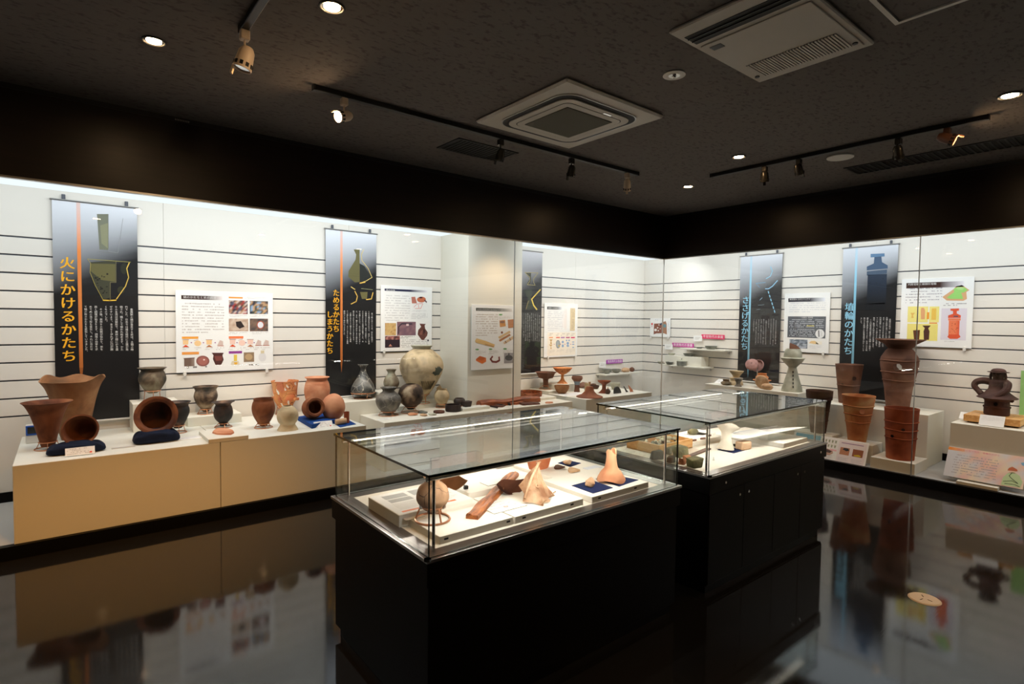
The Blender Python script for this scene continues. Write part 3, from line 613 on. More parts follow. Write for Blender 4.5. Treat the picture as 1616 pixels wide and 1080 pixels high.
# ================================================================== BANNERS AND BOARDS
GOLD, ORNG, CYAN = s(244, 178, 40), s(238, 140, 70), s(150, 210, 236)
BLK = (.010, .010, .011)
def banner(label, side, tl, tr, zbot, top, accent, xline, frac, hang=True, off=.02):
    W = (tr[0] - tl[0])
    f = (lambda p: aty(*p, YB - off)) if side == 'L' else (lambda p: atx(*p, XB - off)); ux = XA if side == 'L' else YN
    a, b = f(tl), f(tr); z1 = (a.z + b.z) / 2; a.z = z1; Wm = abs((b - a).dot(ux)); H = z1 - zbot
    r, p = board('hanging_banner', label, 'banner', a, ux, ZA, Wm, H, .003, plain('banner cloth', BLK, .35, .5), part='cloth')
    bm = new(); tube(bm, [(-.012, 0, 0), (Wm + .012, 0, 0)], .008, 8); finish('top_bar', bm, STEEL, r)
    bm = new(); tube(bm, [(0, -H, 0), (Wm, -H, 0)], .009, 8); finish('bottom_bar', bm, WHITEP, r)
    if hang:
        for k in (.13, .87): finish('hook', B(Wm * k - .012, .006, -.008, Wm * k + .012, .045, .004, .003), GROOVE, r)
    # printed fade from pale grey to black, paler on the side of the title
    n = 14; g = lambda v, u: tuple(BLK[i] + (top[i] - BLK[i]) * max(0, (1 - v / (.42 - .20 * u))) ** 1.05 for i in range(3))
    for i in range(n):
        for j in range(4):
            v0, v1, u0, u1 = .42 * i / n, .42 * (i + 1) / n, j / 4, (j + 1) / 4
            p.poly2([(Wm * u0, -H * v1), (Wm * u1, -H * v1), (Wm * u1, -H * v0), (Wm * u0, -H * v0)], [g(v1, u0), g(v1, u1), g(v0, u1), g(v0, u0)], 0)
    lw = Wm * .022; xl = Wm * xline; d = (.3, .3, .3); m = tuple((top[i] + accent[i]) / 2 for i in range(3))
    p.rect2(xl - lw, 0, xl + lw, -H * .22, tuple(.35 * accent[i] + .65 * top[i] for i in range(3)), 2, bottom=accent); p.rect2(xl - lw, -H * .22, xl + lw, -H * frac, accent, 2, bottom=tuple(c * .5 for c in accent))
    p.poly2([(xl - lw, -H * frac), (xl - lw * .1, -H * (frac + .07)), (xl + lw * .1, -H * (frac + .07)), (xl + lw, -H * frac)], tuple(c * .35 for c in accent), 2)
    return r, p
PALE = s(232, 235, 242); OLIVE, OLIVD = s(106, 100, 62), s(66, 66, 50); WHT = s(226, 224, 220)
# 1
r, p = banner('black banner with orange title for cooking pots at the left end', 'L', (81.5, 314.5), (216, 328), .643, PALE, ORNG, .295, .75)
p.vtext('火にかけるかたち', 106, 405, 573, GOLD, szpx=25, res=3)
p.poly([(153, 338), (171, 338), (171, 395), (157, 394)], s(120, 122, 104), 2); p.poly([(158, 356), (171, 352), (171, 393), (160, 384)], s(140, 140, 110), 3)
p.line([(171, 338), (171, 397), (186, 399), (194, 345)], .6, s(150, 150, 150), 3); p.line([(155, 397), (186, 401)], .5, s(120, 120, 110), 3)
p.poly([(143, 414), (183, 411), (183, 446), (174, 446), (174, 470), (164, 473), (150, 450), (142, 430)], OLIVD, 2); p.poly([(143, 416), (182, 417), (182, 445), (160, 442), (143, 428)], OLIVE, 3)
rn = random.Random(5)
for k in range(26):
    x = rn.uniform(146, 170); y = rn.uniform(432, 464); p.ell(x, y, rn.uniform(.8, 2.2), rn.uniform(.6, 1.6), s(30, 30, 26), 4, 6) if (x - 142) > (y - 430) * .55 else None
p.line([(138, 409), (160, 410.5), (206, 414)], 1.0, s(170, 160, 90), 4); p.line([(138, 409), (143, 416), (142, 430), (150, 450), (163, 474)], .6, s(200, 180, 90), 4); p.line([(163, 474), (173, 474.5), (183, 474)], 2.2, s(232, 190, 70), 4)
p.line([(204, 415), (200, 424)], 1.6, s(240, 200, 90), 4); p.line([(200, 424), (203, 438), (198, 452), (184, 472)], 1.4, s(226, 190, 90), 4); p.line([(183, 412), (183, 446), (174, 446), (174, 474)], .5, s(150, 140, 100), 4)
p.ell(196, 424, 6, 9, s(44, 46, 34), 3, 9); p.ell(191, 458, 6, 6, s(50, 52, 36), 3, 9)
p.columns(['\u3000金属製の鍋が普及する前は、土鍋の時', '代でした。日本では縄文時代に土器が発', '明され、鍋として使われ始めます。かた', 'ちの主流は深鉢形で、煮炊の際にかき混', 'ぜやすいよう、あまりくびれずに口が開', 'くものでした。', '\u3000その後、米作りの技術が伝わり、米を', '炊く調理が始まります。調理の効率を求', 'めて火の当て形も変化し、それに合わせ', 'て鍋の形のかたちも変化していきました。'], 207.5, 8.05, 483, 554, WHT, 18, (0, .06))
# 2
p.build(r)
r, p = banner('black banner with orange two line title behind the dark bottle', 'L', (513.7, 360.8), (594, 369.7), .68, PALE, ORNG, .30, .78)
p.vtext('ためるかたち', 530.5, 457, 525, GOLD, szpx=11, res=3); p.vtext('しまうかたち', 520.5, 491, 559.5, GOLD, szpx=11, res=3)
p.poly([(558, 394), (567.5, 394), (567.5, 445), (560, 446), (549.5, 437), (550, 428), (561, 410), (562, 402)], OLIVE, 2)
for k in range(7): p.rect(551 + abs(3 - k), 414 + k * 3.6, 567, 415 + k * 3.6, s(66, 62, 44), 3)
p.poly([(567.5, 416), (575, 420), (586, 438), (575, 446), (567.5, 446)], s(40, 42, 38), 2)
p.line([(574, 394), (570, 402), (571, 411), (581, 424), (587, 438), (577, 444), (568, 447)], .9, s(226, 200, 120), 3); p.line([(568, 447), (576, 445.5)], 1.6, s(236, 190, 90), 4)
p.line([(554, 453), (560, 457)], 1.2, s(230, 196, 110), 3); p.line([(560, 460), (564, 468), (562, 476), (554, 480)], 1.3, s(230, 186, 90), 3); p.line([(570, 455.5), (588, 457.5)], .6, s(160, 160, 120), 3)
p.poly([(568, 461), (580, 461), (579, 472), (571, 472)], OLIVE, 2); p.line([(588.5, 462), (586, 472), (578, 473)], 1.3, s(230, 186, 90), 3)
p.columns(['\u3000食べ物のほとんどは、採れる時期や', 'とれる量がかぎられます。安定した食事', 'の確保のためには、保存の技術や、た', 'くわえるための道具が必要でした。木', 'や土器に入れて、水や食べ物をためまし', 'た。また、種もみや米をしまう壺も作ら', '壺を飾ったものやたくさんあります。', '\u3000土器にかえって種まきに使った道具', 'その後も土器は、よくしまうための道具', '道具として使われてきました。'], 587, 4.85, 491, 547, WHT, 19, (0, .1))
# 3
p.build(r)
r, p = banner('narrow dark banner half hidden by the column', 'L', (807, 393.4), (856, 398), .79, s(214, 212, 216), ORNG, .2, .7, False)
p.poly([(829, 431), (838, 431), (838, 443), (836, 449), (831, 449), (836, 440)], s(60, 60, 44), 2); p.line([(828, 430), (849, 431), (842, 440), (842, 446), (844.5, 450.5), (832, 449.5), (836, 444), (836, 438), (828, 430)], .7, s(160, 144, 90), 3)
p.poly([(826, 458), (840, 457), (838, 470), (841, 488), (830, 488), (834, 472)], s(52, 58, 44), 2); p.line([(852.5, 457.5), (846, 464.5), (838.5, 473)], 1.4, s(230, 200, 90), 3); p.line([(839, 472.5), (842, 482), (847, 488.5)], 1.7, s(236, 206, 90), 3); p.line([(834, 475), (830, 488)], .6, s(170, 150, 90), 3)
p.columns(['\u3000食べ物を盛りつけるうつわで、いろ', 'いろなかたちがあります。手に持つも', 'のや、置いて使うもの、ひとりで使う', 'ものや、みんなで分けて使うものなど', '使い方にあったかたちです。', '\u3000古墳時代には高坏が多く使われ、その', '後は坏や皿になりました。うつわのか', 'たちは食べ方で変わります。今の食器', 'とくらべてみましょう。食べ物の', 'ちがいもわかります。'], 851.3, 3.07, 495, 539, s(186, 190, 186), 17, (0, .1))
# 4
p.build(r)
r, p = banner('black banner with pale blue title behind the orange dish', 'R', (1169, 405.3), (1235.4, 399.3), .71, PALE, CYAN, .265, .90)
p.vtext('ささげるかたち', 1177, 468, 553, CYAN, szpx=12, res=3)
p.line([(1216, 421), (1219, 428), (1216, 436), (1209, 440)], 1.1, CYAN, 3); p.line([(1227, 443), (1219, 452), (1213, 456), (1208, 456)], 1.5, s(150, 200, 230), 3)
for k in range(6): p.line([(1212.5 + k * 1.9, 460 + k * 6.0), (1213.4 + k * 1.9, 463.2 + k * 6.0)], 1.5, CYAN, 3)
p.line([(1193, 447.5), (1208, 446)], .9, s(120, 170, 200), 3); p.line([(1193, 447.5), (1199, 454)], .8, s(110, 150, 180), 3); p.line([(1199, 474), (1203, 470)], .8, s(150, 180, 200), 3); p.line([(1196, 482), (1206, 481)], .5, s(130, 150, 160), 3); p.line([(1194, 489), (1200, 488)], .5, s(130, 150, 160), 3)
p.columns(['\u3000ささげるかたちは神や死者に食べ物', 'をそなえるためのうつわです。神まつり', 'のうつわはふだん使うものとかたちが', 'ちがいました。', '\u3000古墳にそなえられたうつわは大きな', '飾りのついたものが多く、高い台がつ', 'きます。中には食べられないもので', 'かざられたものや、あなのあいたも', 'のもあり、使うためのうつわではない', 'ことがわかります。'], 1225, 3.9, 503, 546, s(206, 208, 206), 18, (0, -.15))
# 5
p.build(r)
r, p = banner('black banner with pale blue title and blue urn behind the tall haniwa jar', 'R', (1331, 392), (1418.2, 384.9), .64, s(226, 230, 238), CYAN, .255, .85)
p.vtext('埴輪のかたち', 1341, 478, 561, CYAN, szpx=15, res=3)
UB, UD = s(70, 92, 120), s(34, 46, 64)
p.poly([(1374, 401), (1396, 400), (1396, 405), (1374, 406.5)], s(96, 130, 164), 2); p.poly([(1380, 406), (1391, 405), (1392, 414), (1401, 419), (1401, 424), (1368, 427), (1368, 421), (1379, 416)], UB, 2)
p.poly([(1368, 428.5), (1400, 425.5), (1399.5, 432), (1368, 435)], s(76, 92, 112), 2); p.rect(1369.5, 434, 1398, 480, s(44, 56, 74), 2, bottom=s(20, 22, 26)); p.poly([(1366, 480), (1396, 478), (1397, 488), (1365, 490)], s(22, 24, 28), 2)
rn = random.Random(9)
for k in range(7): p.ell(rn.uniform(1372, 1396), rn.uniform(438, 462), 1.0, 1.0, s(28, 36, 48), 3, 6)
p.columns(['\u3000埴輪は古墳が、墓への葬りに用い', '古墳の表面に並べられた円筒埴輪が', 'まず、そのかたちから変化したもので', '円筒埴輪には、筒の上が開く朝顔形が', 'ていました。その後もかたちは増え、', '筒形、動物や人物形などが登場します。', '\u3000この円筒埴輪は朝顔形の埴輪との関係と', '墓を飾る意味をもっており、中世には人物', '物などを表現した形象埴輪が加わっていき', 'ました。'], 1404.8, 5.05, 500.5, 551, WHT, 18, (0, -.1))
# --- wall panels
GRY = s(186, 180, 172); DGR = s(120, 116, 112)
def clips(r, p, pts):
    for x, y in pts:
        a = p.at(x, y); bm = B(-.012, -.03, -.004, .012, .012, .012, .003); finish('clip', bm, WHITEP, r, (a[0], a[1], 0))
p.build(r)
r, p = wall_board('explanation_board', 'wide white panel about pot shapes and rice cooking with many photos', 'panel', 'L', (276.7, 457.8), (430.5, 461.2), (278, 589.1))
p.rect(286, 466, 351, 474, s(60, 36, 36), 1, right=s(245, 236, 232)); p.htext('鍋のかたちと米の調理', 289, 466.8, 341, WHT, 2)
p.lines(287, 478, 354, 528, 11, s(200, 192, 186), 1, .42)
p.rect(361, 468.5, 383, 471.5, s(240, 160, 70), 1); p.lines(386, 469, 420, 473.5, 2, s(214, 208, 204), 2, .5)
PH = [s(60, 44, 40), s(120, 84, 66), s(190, 150, 120), s(90, 90, 110), s(220, 200, 190), s(170, 60, 60)]
p.photo(361, 474, 391, 496, PH, 9, 7, 3); p.photo(394, 475, 423, 496, [s(40, 44, 60), s(110, 90, 80), s(200, 160, 120), s(60, 80, 70), s(150, 180, 210)], 9, 7, 4)
p.photo(361, 503, 392, 523, [s(200, 176, 156), s(180, 150, 130), s(214, 194, 176)], 8, 6, 5); p.poly([(372, 508), (380, 507), (386, 516), (378, 519), (373, 515)], s(50, 40, 38), 2)
p.photo(394, 503, 423, 523, [s(70, 66, 70), s(110, 90, 80), s(130, 104, 88)], 8, 6, 6); p.ell(411, 513, 6, 6.5, s(176, 90, 70), 2); p.ell(411, 513, 4.5, 5, s(226, 226, 232), 3)
for k in range(4): p.lines(361 + (k % 2) * 33, 497.5 + (k // 2) * 27, 390 + (k % 2) * 33, 501.5 + (k // 2) * 27, 2, s(205, 200, 196), 20 + k, .5)
p.rect(287, 531.5, 313, 535, s(244, 168, 70), 1); p.rect(361, 531, 384, 534.5, s(240, 130, 80), 1); p.rect(287, 556, 314, 559.5, s(240, 160, 80), 1); p.rect(361, 554.5, 382, 558, s(150, 70, 150), 1)
for k, x in enumerate((293, 312, 330, 348, 367, 382, 395, 408, 420)):
    y = 541 + (x > 355) * -.6; c = s(246, 206, 150) if x < 355 else s(244, 206, 190)
    if k in (0, 2, 4, 6): p.poly([(x - 4.5, y - 4), (x + 4.5, y - 4), (x + 4, y + 3), (x - 4, y + 3)], c, 2); p.line([(x - 5, y - 4.5), (x + 5, y - 4.5)], .7, s(150, 80, 60), 3); p.poly([(x - 5, y + 7), (x, y + 3.5), (x + 5.5, y + 7)], s(224, 80, 40) if k in (0, 4) else s(190, 120, 80), 3)
    elif k in (1, 5): p.ell(x, y + 1, 5.5, 4.5, c, 2); p.line([(x - 6, y - 3), (x + 1, y - 5)], .5, s(170, 110, 80), 3)
    else: p.poly([(x - 5, y + 4), (x - 1, y - 4), (x + 4, y - 2), (x + 4, y + 4)], s(214, 190, 180), 2); p.line([(x - 5, y + 5), (x + 5, y + 5)], .8, s(190, 90, 60), 3)
    p.lines(x - 7, 548.5, x + 6, 553.5, 2, s(206, 200, 196), 30 + k, .5)
for x in (302, 321, 339.5, 374, 388, 401): p.ell(x, 541, 1.3, .8, s(150, 60, 140), 2, 6)
p.rect(290.5, 566, 307, 578, s(120, 96, 84), 2, right=s(160, 140, 128)); p.line([(290, 566), (307, 565)], 1.2, s(90, 60, 50), 3); p.ell(320, 570, 10.5, 8.5, s(150, 96, 88), 2); p.ell(320, 570, 7.5, 6, s(176, 110, 100), 3); p.ell(322, 568, 1.6, 1.3, s(240, 220, 210), 4, 8)
p.poly([(334, 557), (353, 557), (351, 561), (353, 568), (349, 576), (340, 576), (336, 567), (337, 561)], s(84, 50, 46), 2); p.poly([(338, 562), (351, 562), (350, 569), (341, 570)], s(126, 70, 62), 3)
p.poly([(369, 560), (374, 560), (374, 570), (369, 570)], s(230, 200, 90), 2); p.poly([(364, 576), (366, 570), (376, 570), (379, 576)], s(226, 214, 190), 2); p.poly([(369, 572), (375, 572), (374, 575.5), (370, 575.5)], s(238, 180, 60), 3)
p.rect(384.5, 556.5, 401, 571, s(150, 126, 100), 2); p.ell(392.5, 563.5, 6, 5, s(190, 160, 120), 3); p.ell(414, 564, 6, 7, s(228, 226, 226), 2); p.rect(411.5, 553.5, 417, 558, s(220, 206, 170), 3)
p.lines(390, 575, 422, 577.5, 1, DGR, 50, .6); p.lines(290, 578.5, 354, 581, 1, s(150, 146, 142), 51, .7)
clips(r, p, [(291.5, 588.5), (421, 583.5)])
p.build(r)
r, p = wall_board('explanation_board', 'white panel about what jars held with a brown urn picture', 'panel', 'L', (601, 450), (682, 452), (601, 555.2))
p.rect(607, 455.5, 674, 462, s(40, 44, 72), 1, right=s(236, 232, 236)); p.htext('壺の中身', 609, 456.4, 623.5, WHT, 2)
p.lines(607.5, 465.5, 647, 509, 11, s(206, 204, 204), 3, .42)
p.poly([(649, 469), (655, 468.5), (658, 479), (650, 479)], s(190, 120, 104), 2); p.ell(665, 473, 7, 4.6, s(206, 116, 84), 2); p.ell(664, 470, 3, 1.2, s(70, 40, 40), 3, 10); p.line([(670, 474), (673, 477)], 1.8, s(110, 80, 80), 3)
for q in ([(653, 485), (658, 480), (667, 479)], [(655, 487), (664, 487), (667, 480)], [(660, 481), (661, 486)]): p.line(q, .7, s(236, 150, 140), 2)
p.lines(650, 490, 673, 493, 2, s(196, 192, 192), 4, .5); p.lines(649, 495, 675, 505, 4, s(196, 194, 196), 5, .42)
p.photo(607.5, 510, 625, 529.5, [s(206, 170, 112), s(180, 136, 84), s(216, 180, 120)], 7, 7, 7); p.photo(626.5, 508, 656, 529.5, [s(128, 96, 106), s(146, 110, 116), s(120, 90, 104)], 7, 6, 8)
p.line([(629, 527), (629, 516), (634, 511), (650, 511.5)], 1.6, s(56, 50, 62), 2); p.rect(641, 511.5, 645, 514.5, s(230, 200, 200), 3)
p.rect(607.5, 530.5, 631, 548.5, s(52, 38, 46), 1); p.photo(607.5, 530.5, 631, 536, [s(150, 84, 80), s(200, 140, 130), s(90, 60, 60)], 8, 2, 9, 2); p.poly([(613, 547), (616, 543), (619, 547)], s(200, 140, 120), 2)
p.poly([(662, 511), (672, 511.5), (670, 514), (671, 519), (675, 525), (674, 530), (668.5, 537), (665, 536.5), (659, 528), (660, 521), (664.5, 516)], s(106, 66, 58), 2); p.poly([(668, 519), (672, 523), (668, 528)], s(60, 36, 38), 3); p.poly([(664, 523), (667, 521), (666, 529), (662, 528)], s(140, 92, 80), 3)
p.ell(675.5, 537.5, 1.4, 1.4, s(60, 56, 66), 2, 8); p.lines(632, 531, 654, 535, 2, DGR, 10, .5); p.lines(633, 536.5, 676, 549, 5, s(176, 172, 172), 11, .4)
clips(r, p, [(606, 554)])
p.build(r)
r, p = wall_board('explanation_board', 'warm lit white panel on the column about wooden vessels', 'panel', 'C', (744.8, 480.5), (812, 481.5), (744, 584.7))
p.rect(751, 486, 808, 492, s(52, 56, 44), 1, right=s(232, 226, 220)); p.htext('いろいろなかたちの木のうつわ', 753, 487, 794, WHT, 2)
p.lines(751, 495.5, 785, 532, 10, s(196, 182, 168), 12, .42)
GRN = s(110, 170, 100)
for x, y in ((787, 496), (750, 551), (771, 550.5), (794, 550)): p.ell(x + 3, y + .8, 3, 1.3, GRN, 1, 10); p.lines(x, y + 3.5, x + 17, y + 9, 3, s(206, 198, 190), int(x), .45)
OR1, OR2 = s(214, 150, 80), s(190, 126, 76)
p.poly([(788, 506), (797, 505), (798, 515), (789, 516.5)], OR1, 2); p.ell(792.5, 508.5, 4, 2, s(150, 110, 90), 3, 10); p.poly([(801, 505), (810, 504), (811, 517), (802, 518)], OR2, 2)
p.poly([(786, 532), (804, 522), (806, 525), (788, 535)], s(228, 194, 144), 2); p.poly([(787, 537), (804, 527), (806, 529.5), (789, 539.5)], OR2, 2); p.ell(792, 525, 1.7, 2, s(140, 80, 50), 3, 8); p.poly([(794, 541), (810, 530), (812, 534), (796, 543.5)], s(226, 196, 156), 2); p.line([(797, 538.5), (799, 541.5)], 1, s(110, 70, 50), 3); p.line([(804, 533.5), (805.5, 537)], 1, s(110, 70, 50), 3)
p.poly([(749.5, 538), (752, 534), (767, 538.5), (781, 544), (779.5, 547), (766, 545), (751, 541)], s(230, 190, 124), 2); p.poly([(765, 542), (780, 547), (779, 548.5), (765, 545)], s(206, 160, 100), 3)
p.poly([(751, 567), (757, 562), (767, 565), (767, 571), (761, 574.5), (751, 569.5)], s(236, 120, 40), 2); p.poly([(751, 567), (757, 562), (767, 565), (761, 569.5)], s(206, 96, 34), 3)
p.line([(777, 563), (774, 567), (777, 571), (783, 571.5), (788, 569), (787.5, 564)], 2.4, s(140, 50, 46), 2); p.rect(795.5, 557.5, 811, 573, s(160, 156, 156), 1); p.ell(803, 565, 6, 4.5, s(70, 70, 70), 2); p.line([(803, 558), (803, 561)], 2, s(70, 70, 70), 2)
p.build(r)
r, p = wall_board('explanation_board', 'white panel about pottery changing from dishes beside the narrow banner', 'panel', 'L', (859.4, 478), (912, 478.8), (859, 564.6))
p.rect(863.5, 484, 886.5, 489, s(44, 48, 50), 1, right=s(232, 232, 234)); p.htext('須恵から陶器へ', 865, 484.8, 881, WHT, 2)
p.lines(864.5, 492, 888, 523.5, 11, s(206, 206, 210), 13, .42); p.rect(891, 488, 894.5, 520, s(242, 236, 230), 1); p.rect(900, 486.5, 907, 522.5, s(224, 204, 168), 1); p.lines(902, 488, 906.5, 520, 14, s(190, 170, 140), 14, .5, 2)
p.rect(864, 525, 908, 560, s(250, 240, 224), 1)
for x, c in ((866.5, s(244, 180, 130)), (877.5, s(232, 130, 110)), (885, s(190, 140, 190)), (893, s(206, 120, 150)), (901, s(226, 90, 130))): p.rect(x, 532, x + 6, 534, c, 2); p.lines(x, 526.5, x + 6, 531, 2, GRY, int(x), .5, 2)
BR = s(206, 166, 96); BL2 = s(150, 180, 216)
p.poly([(867, 536), (872, 536), (870, 539), (871, 543), (868, 543), (869, 539)], BR, 2); p.poly([(866, 544), (872, 544), (869.7, 547), (870.5, 551), (868.5, 551), (869.2, 547)], BR, 2)
p.ell(880.5, 543.5, 3.4, 6.6, s(130, 136, 142), 2); p.ell(880.5, 543.5, 2.6, 5.6, s(172, 180, 184), 3); p.ell(882, 546, 1.2, 1.4, s(220, 190, 90), 4, 8)
for x, y, rx, ry in ((888, 540, 1.8, 2), (888, 546, 1.8, 2.4), (894, 537.5, 1.2, 1.2), (898, 537.5, 1.2, 1.2), (896, 542, 2, 2.2), (896, 546, 2.2, 1.6), (904.5, 540, 2, .8), (904.5, 543.5, 2, .9), (904.5, 548.5, 1.6, .8)): p.ell(x, y, rx, ry, BL2, 2, 10)
for x in (874.5, 884.6, 891.4, 900.5): p.ell(x, 543.5, .9, .6, s(190, 80, 140), 2, 6)
p.lines(865, 552.5, 875.5, 557.5, 4, s(190, 186, 180), 15, .5); p.lines(878, 552, 890, 556, 3, s(190, 186, 180), 16, .5); p.lines(893, 551, 907, 557, 4, s(190, 186, 180), 17, .5)
clips(r, p, [(864.5, 563.8), (907.5, 562.7)])
p.build(r)
r, p = wall_board('explanation_board', 'white panel with a grey text block about a myth behind the pedestal vessel', 'panel', 'R', (1238.7, 463.7), (1310.6, 462.3), (1236, 554.5))
p.rect(1244.2, 471, 1302, 476, s(48, 46, 56), 1, right=s(236, 238, 244)); p.htext('黄泉国とヨモツヘグイ', 1246, 471.3, 1279, WHT, 2)
p.lines(1246, 478.5, 1303, 495, 5, s(206, 210, 218), 18, .35); p.rect(1243.6, 499.5, 1302.5, 534.5, s(96, 100, 106), 1); p.htext('「古事記」黄泉国', 1263, 500.3, 1283, WHT, 2, 1)
p.lines(1246, 504, 1300, 519, 5, s(196, 200, 206), 19, .5, 2, 1); p.lines(1246, 519, 1286, 533, 5, s(196, 200, 206), 20, .5, 2, 1); p.rect(1273, 513.7, 1285, 515.3, s(206, 190, 90), 3)
p.ell(1294, 527, 7.3, 7.2, s(238, 238, 238), 4); p.poly([(1291, 522), (1293, 521), (1293.5, 532), (1291.5, 532)], s(130, 130, 130), 5); p.line([(1296, 523), (1297, 531)], .5, s(180, 180, 180), 5)
p.photo(1246, 535.5, 1274, 550.5, [s(150, 160, 176), s(90, 100, 110), s(200, 206, 216), s(120, 130, 140)], 10, 7, 21); p.poly([(1276.5, 541.5), (1280, 538.3), (1286, 538), (1292, 543.5), (1284, 543)], s(240, 206, 150), 1); p.rect(1288, 538.5, 1297, 544, s(246, 240, 226), 1); p.lines(1277, 545.5, 1296, 552, 3, s(206, 206, 210), 22, .4)
clips(r, p, [(1299, 557.5)])
p.build(r)
r, p = wall_board('explanation_board', 'white panel with a green burial mound and red haniwa picture', 'panel', 'R', (1423.5, 441), (1538, 435.8), (1419, 546))
p.rect(1430.5, 447, 1521, 452.8, s(64, 40, 32), 1, right=s(236, 232, 236)); p.htext('円筒埴輪と朝顔形埴輪', 1433, 447.6, 1478, WHT, 2)
p.lines(1430, 455.5, 1486, 481, 6, s(180, 176, 180), 23, .4)
p.poly([(1487, 469), (1505, 456.5), (1509, 452), (1518, 450), (1530, 458), (1525, 461), (1526, 472), (1520, 475), (1494, 474.5)], s(224, 176, 130), 1); p.poly([(1494, 470), (1506, 461), (1505, 456), (1512, 453), (1522, 453.5), (1527, 458), (1521, 462), (1517, 462), (1520, 472), (1500, 472)], s(160, 220, 120), 2); p.ell(1515.5, 455.5, 6, 2, s(190, 226, 150), 3)
p.lines(1489, 479, 1525, 484, 2, DGR, 24, .45)
YL = s(242, 230, 140)
p.rect(1433, 484, 1446.5, 509, YL, 1); p.rect(1449, 484, 1464, 509, YL, 1); p.rect(1467, 484, 1481.5, 509, YL, 1); p.rect(1432, 511, 1479, 538.5, s(240, 226, 130), 1)
p.rect(1463, 493, 1466, 504, s(244, 160, 60), 2); p.rect(1466.5, 509.2, 1479, 511.2, s(244, 160, 60), 2)
p.poly([(1437, 494), (1444, 494), (1441, 498), (1442, 502), (1438, 502), (1439, 498)], s(232, 190, 100), 2); p.poly([(1454, 486), (1458, 486), (1460, 490), (1459.5, 504), (1453.5, 504), (1453, 490)], s(230, 170, 120), 2); p.rect(1470.5, 487, 1477, 505, s(238, 196, 90), 2)
p.poly([(1441, 521.5), (1452, 521), (1450.5, 536), (1442.5, 536)], s(96, 58, 40), 2); p.poly([(1455.5, 514), (1469, 514), (1465, 518.5), (1467, 523), (1466, 536.5), (1458, 536.5), (1457.5, 523), (1459.5, 518)], s(84, 54, 44), 2)
p.rect(1486, 487, 1524, 537.5, s(226, 218, 228), 1); RD, RD2 = s(224, 92, 60), s(238, 130, 90)
p.poly([(1500, 487.5), (1513.5, 487), (1513.5, 490.5), (1510, 491), (1510, 495), (1516.5, 498), (1516, 502), (1496, 502), (1496.5, 498), (1504, 495.5), (1504, 491), (1500, 490.5)], RD, 2); p.rect(1496.5, 502.5, 1516, 506, RD2, 2); p.rect(1497.5, 506, 1513.5, 529, RD2, 2, right=RD); p.poly([(1495, 532), (1497.5, 528), (1513.5, 528), (1516, 532), (1511, 535), (1499, 535)], RD, 3); p.rect(1505, 498.5, 1512, 500.5, s(90, 80, 100), 3)
rn = random.Random(3)
for k in range(14): p.ell(rn.uniform(1499, 1512), rn.uniform(510, 527), .6, .6, s(150, 50, 40), 3, 6)
p.lines(1487, 538.5, 1520, 540.5, 1, DGR, 25, .6)
clips(r, p, [(1425, 546.5), (1522, 549.5)])
p.build(r)
r, p = wall_board('illustrated_poster', 'small white poster with a brown picture of a meal at the vitrine corner', 'poster', 'R', (1026.2, 502.3), (1058, 503), (1026, 531.5), .003)
p.poly([(1032.3, 511), (1047, 510.5), (1050, 508), (1052, 526), (1048, 526), (1036, 526.5), (1031.5, 528)], s(146, 92, 76), 1); p.poly([(1045, 509), (1050.5, 507), (1052, 511), (1052.5, 528), (1047, 526)], s(170, 126, 100), 2); p.rect(1047, 512, 1051, 517, s(110, 150, 160), 3); p.poly([(1041.5, 511), (1044.5, 509.5), (1045, 513), (1042, 513)], s(44, 66, 90), 3)
for x, y, q in ((1034.7, 521, 2.1), (1039, 522, 1.1), (1038, 517.5, 1.1), (1040, 513, .9), (1042, 519, .8)): p.ell(x, y, q, q, s(244, 240, 234), 4, 10)
p.ell(1029, 511.5, 1.5, 1.8, s(224, 90, 90), 1, 8); p.vtext('食卓', 1029, 512.5, 517, s(206, 110, 110), res=1); p.lines(1033, 504.5, 1045, 507, 1, s(190, 196, 216), 26, .5); p.lines(1054, 508, 1056, 528, 9, s(170, 176, 190), 27, .4)
clips(r, p, [(1027.5, 531.4), (1054.5, 532)])
p.build(r)
# era signs and their little cards
def sign(side, label, tl, tr, bl, c, text):
    r, p = wall_board('era_sign', label, 'sign', side, tl, tr, bl, .004, m=plain('sign ' + text[:2], c, .5)); a = p.at(*tr); W = a[0]; H = -p.at(*bl)[1]; sz = W * .88 / len(text)
    for i, ch in enumerate(text): p.char(ch, W * .07 + i * sz, -H / 2 + sz * .5, sz * .95, s(250, 244, 250), 2)
    p.build(r); return r
CYANH = s(90, 180, 214)
sign('L', 'violet era sign with white letters above the left shelf', (957, 568.4), (982.6, 566.8), (957, 574.6), s(176, 60, 180), '飛鳥時代の食器')
sign('R', 'magenta era sign above the two level shelf', (1060.6, 541), (1094.8, 542), (1060.6, 547.2), s(196, 56, 150), '奈良時代の食器')
sign('R', 'pink red era sign above the single right shelf', (1107, 527.8), (1143.5, 528.6), (1107, 534.6), s(234, 50, 106), '平安時代の食器')
def wcard(side, label, tl, tr, bl):
    r, p = wall_board('caption_card', label, 'card', side, tl, tr, bl, .003, .05); W = p.at(*tr)[0]; H = -p.at(*bl)[1]
    for k in range(3): p.rect2(W * .2, -H * (.3 + .16 * k), W * (.8 - .1 * k), -H * (.34 + .16 * k), GRY, 1)
    p.build(r); finish('bracket', B(W * .4, -H * .6, -.05, W * .6, -H * .4, -.003), WHITEP, r)
wcard('L', 'small blank looking card left of the violet sign', (946, 572), (956.5, 571), (947, 581)); wcard('R', 'small white card left of the magenta sign', (1049, 543.3), (1061.5, 543.8), (1048.7, 551.5)); wcard('R', 'small white card left of the pink red sign', (1094.5, 529.8), (1108, 530.2), (1094, 538.5))
